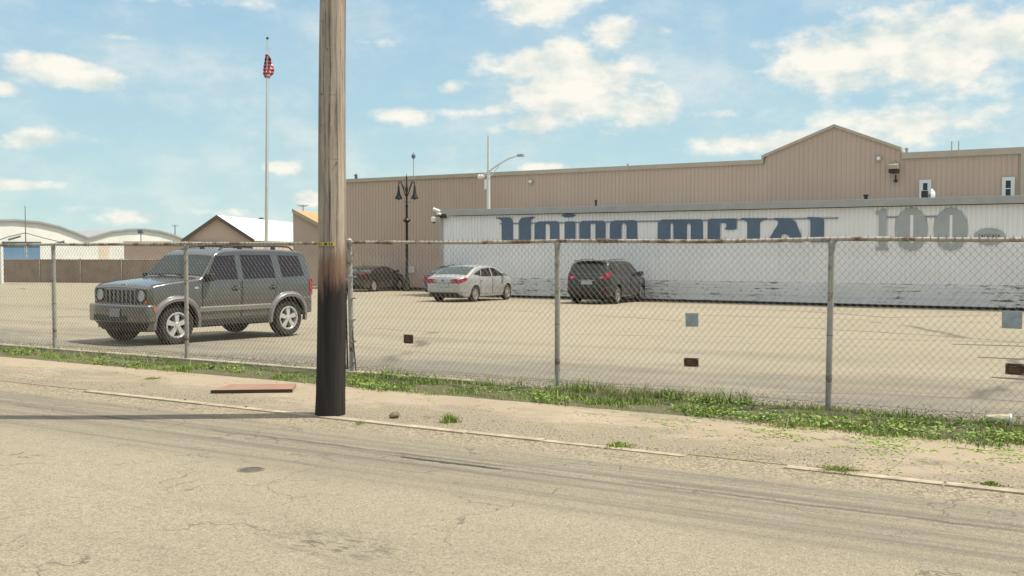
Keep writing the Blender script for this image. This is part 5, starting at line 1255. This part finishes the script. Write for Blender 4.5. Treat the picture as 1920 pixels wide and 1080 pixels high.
# broad leaved ground cover
def leaves(name, X, Y, Z, S, mi, tilt=.6):
    n = len(X); a = rng.uniform(0, 2*PI, n); t = rng.uniform(-tilt, tilt, n); ca, sa = np.cos(a), np.sin(a); v = np.empty((n, 6, 3))
    for k, (p, q) in enumerate(((0,0),(.35,.3),(.75,.28),(1,0),(.75,-.28),(.35,-.3))):
        v[:,k] = np.stack([X+S*(p*ca - q*sa), Y+S*(p*sa + q*ca), Z+S*p*t*.7 + S*.12*(abs(q) > 0)], 1)
    me = D.meshes.new(name); me.vertices.add(n*6); me.vertices.foreach_set('co', v.reshape(-1).astype(np.float32))
    me.loops.add(n*6); me.loops.foreach_set('vertex_index', np.arange(n*6).astype(np.int32)); me.polygons.add(n); me.polygons.foreach_set('loop_start', (np.arange(n)*6).astype(np.int32))
    for m_ in M_G: me.materials.append(m_)
    me.polygons.foreach_set('material_index', mi.astype(np.int32)); me.update(calc_edges=True); me.validate(); return link(name, me)
n = 16000; X = rng.uniform(-24, 2.5, n); Y_ = rng.uniform(9.8, 11.15, n); k_ = (fbm(X+9, Y_, 2.0)+.9*np.exp(-((X+2.3)/1.2)**2)*(Y_ < 10.4) > .66) & (Y_ > lower_edge(X)-.03)
X, Y_ = X[k_], Y_[k_]; n = len(X); r_ = rng.uniform(0,1,n)
tag(leaves('ground_cover', X, Y_, rng.uniform(.01,.07,n), rng.uniform(.02,.055,n), np.where(r_ < .75, 0, np.where(r_ < .9, 1, 3))), kind='stuff')
# pale clippings strewn over the sidewalk
n = 4600; X = np.concatenate([rng.normal(-1.9, 1.1, 3600), rng.uniform(-16, 1, 1000)]); Y_ = np.where(rng.uniform(0,1,n) < .75, rng.normal(9.45, .25, n), rng.uniform(8.1, 9.9, n))
k_ = (Y_ > 8.1) & (Y_ < 9.98) & (fbm(X*1.2, Y_*1.5, 4.0) > .5); X, Y_ = X[k_], Y_[k_]; n = len(X)
tag(leaves('grass_clippings', X, Y_, np.full(n, .003), rng.uniform(.012,.04,n), np.where(rng.uniform(0,1,n) < .62, 1, np.where(rng.uniform(0,1,n) < .5, 2, 0)), .25), kind='stuff')
def weed(px, py, r, h, n, label, z=0.0, mi_w=(.3,.9), group=None):
    p = ground_pt(px, py, z); a = rng.uniform(0, 2*PI, n); q = np.abs(rng.normal(0, r*.5, n)); X, Y = p.x+q*np.cos(a), p.y+q*np.sin(a); r2 = rng.uniform(0,1,n)
    mi = np.where(r2 < mi_w[0], 0, np.where(r2 < mi_w[1], 1, 2)); Hh = h*rng.uniform(.35, 1, n)*np.exp(-(q/r)**2*.6)
    o = blades('weed', X, Y, np.full(n, z), Hh, rng.uniform(.005,.013,n), mi, 1.1)
    bm = B(); bm.from_mesh(o.data); cv = Vector((p.x, p.y, z+.006))      # creeping runners tie the blades to one root
    vl_ = list(bm.verts); root_ = bm.verts.new(cv)
    for k in range(n):
        a_, b_ = vl_[k*5], vl_[k*5+1]
        if (a_.co - b_.co).length > 1e-4: f_ = bm.faces.new((root_, a_, bm.verts.new((a_.co.x+.0025, a_.co.y-.0015, z+.003)))); f_.material_index = 2
    bm.to_mesh(o.data); bm.free(); return tag(o, label, 'weed', group)
weed(843, 793, .10, .11, 200, 'bright green weed tuft growing from the sidewalk right of the brown stone')
weed(1160, 838, .15, .045, 220, 'low green weed tuft at the kerb below the middle fence post', z=0)
weed(1575, 884, .2, .035, 260, 'long low yellow green weed patch growing over the kerb at right', z=0)
weed(1866, 912, .09, .035, 100, 'tiny dark green weed at the kerb close to the right edge', mi_w=(.9,1.0))
weed(672, 795, .07, .03, 60, 'sparse tiny weed at the kerb just right of the utility pole base')
weed(283, 711, .16, .03, 120, 'faint low patch of green weed on the sidewalk far left of the board')
for (px, lb, h) in ((1075, 'middle', .22), (985, 'leftward', .16)): pass
# gravel
def gravel(name, X, Y, Z, S, ms, mi):
    base = np.array([(1,0,0),(0,1,0),(-1,0,0),(0,-1,0),(0,0,.75),(0,0,-.5)]); Fb = [(0,1,4),(1,2,4),(2,3,4),(3,0,4),(1,0,5),(2,1,5),(3,2,5),(0,3,5)]
    n = len(X); a = rng.uniform(0, 2*PI, n); v = base[None]*S[:,None,None]*rng.uniform(.6,1.25,(n,6,1)); c_, s_ = np.cos(a), np.sin(a)
    x = v[:,:,0]*c_[:,None]-v[:,:,1]*s_[:,None]; y = v[:,:,0]*s_[:,None]+v[:,:,1]*c_[:,None]
    v = np.stack([x+X[:,None], y+Y[:,None], v[:,:,2]+Z[:,None]], 2).reshape(-1,3)
    f = (np.arange(n)[:,None,None]*6 + np.array(Fb)[None]).reshape(-1)
    me = D.meshes.new(name); me.vertices.add(n*6); me.vertices.foreach_set('co', v.reshape(-1).astype(np.float32)); me.loops.add(len(f)); me.loops.foreach_set('vertex_index', f.astype(np.int32))
    me.polygons.add(n*8); me.polygons.foreach_set('loop_start', (np.arange(n*8)*3).astype(np.int32))
    for m_ in ms: me.materials.append(m_)
    me.polygons.foreach_set('material_index', np.repeat(mi, 8).astype(np.int32)); me.update(calc_edges=True); me.validate(); return tag(link(name, me), kind='stuff')
M_P = [mat('pebble_grey', (.17,.155,.125), .9), mat('pebble_pale', (.44,.38,.28), .9), mat('pebble_dark', (.06,.055,.045), .9)]
def pk(n): r_ = rng.uniform(0,1,n); return np.where(r_ < .42, 0, np.where(r_ < .72, 1, 2))
n = 26000; X = rng.uniform(-20, 1.5, n); Y_ = 7.98 - np.abs(rng.normal(0, .20, n)); gravel('gutter_gravel', X, Y_, np.interp(Y_, [7, 7.99], [-.03, -.014]), rng.uniform(.003,.009,n), M_P, pk(n))
n = 14000; X = rng.uniform(-20, 1.5, n); Y_ = 8.08 + np.abs(rng.normal(0, .45, n)); k_ = (Y_ < 9.9) & (fbm(X, Y_*1.4, 1.4) > .42); X, Y_ = X[k_], Y_[k_]; n = len(X)
gravel('sidewalk_gravel', X, Y_, np.zeros(n), rng.uniform(.002,.008,n), M_P, pk(n))
n = 12000; X = rng.uniform(-19, 2.5, n); Y_ = 11.15 + np.abs(rng.normal(0, .5, n))*(.4+.8*fbm(X, X*0, .8)); gravel('lot_gravel', X, Y_, np.array([gz(y) for y in Y_]), rng.uniform(.004,.015,n), M_P, np.where(rng.uniform(0,1,n) < .5, 1, pk(n)))
n = 6000; X = rng.uniform(-14, 1, n); Y_ = rng.uniform(3.4, 7.9, n); gravel('road_grit', X, Y_, np.interp(Y_, [0,4,7,7.99], [0,-.02,-.03,-.014]), rng.uniform(.0015,.005,n), M_P, pk(n))
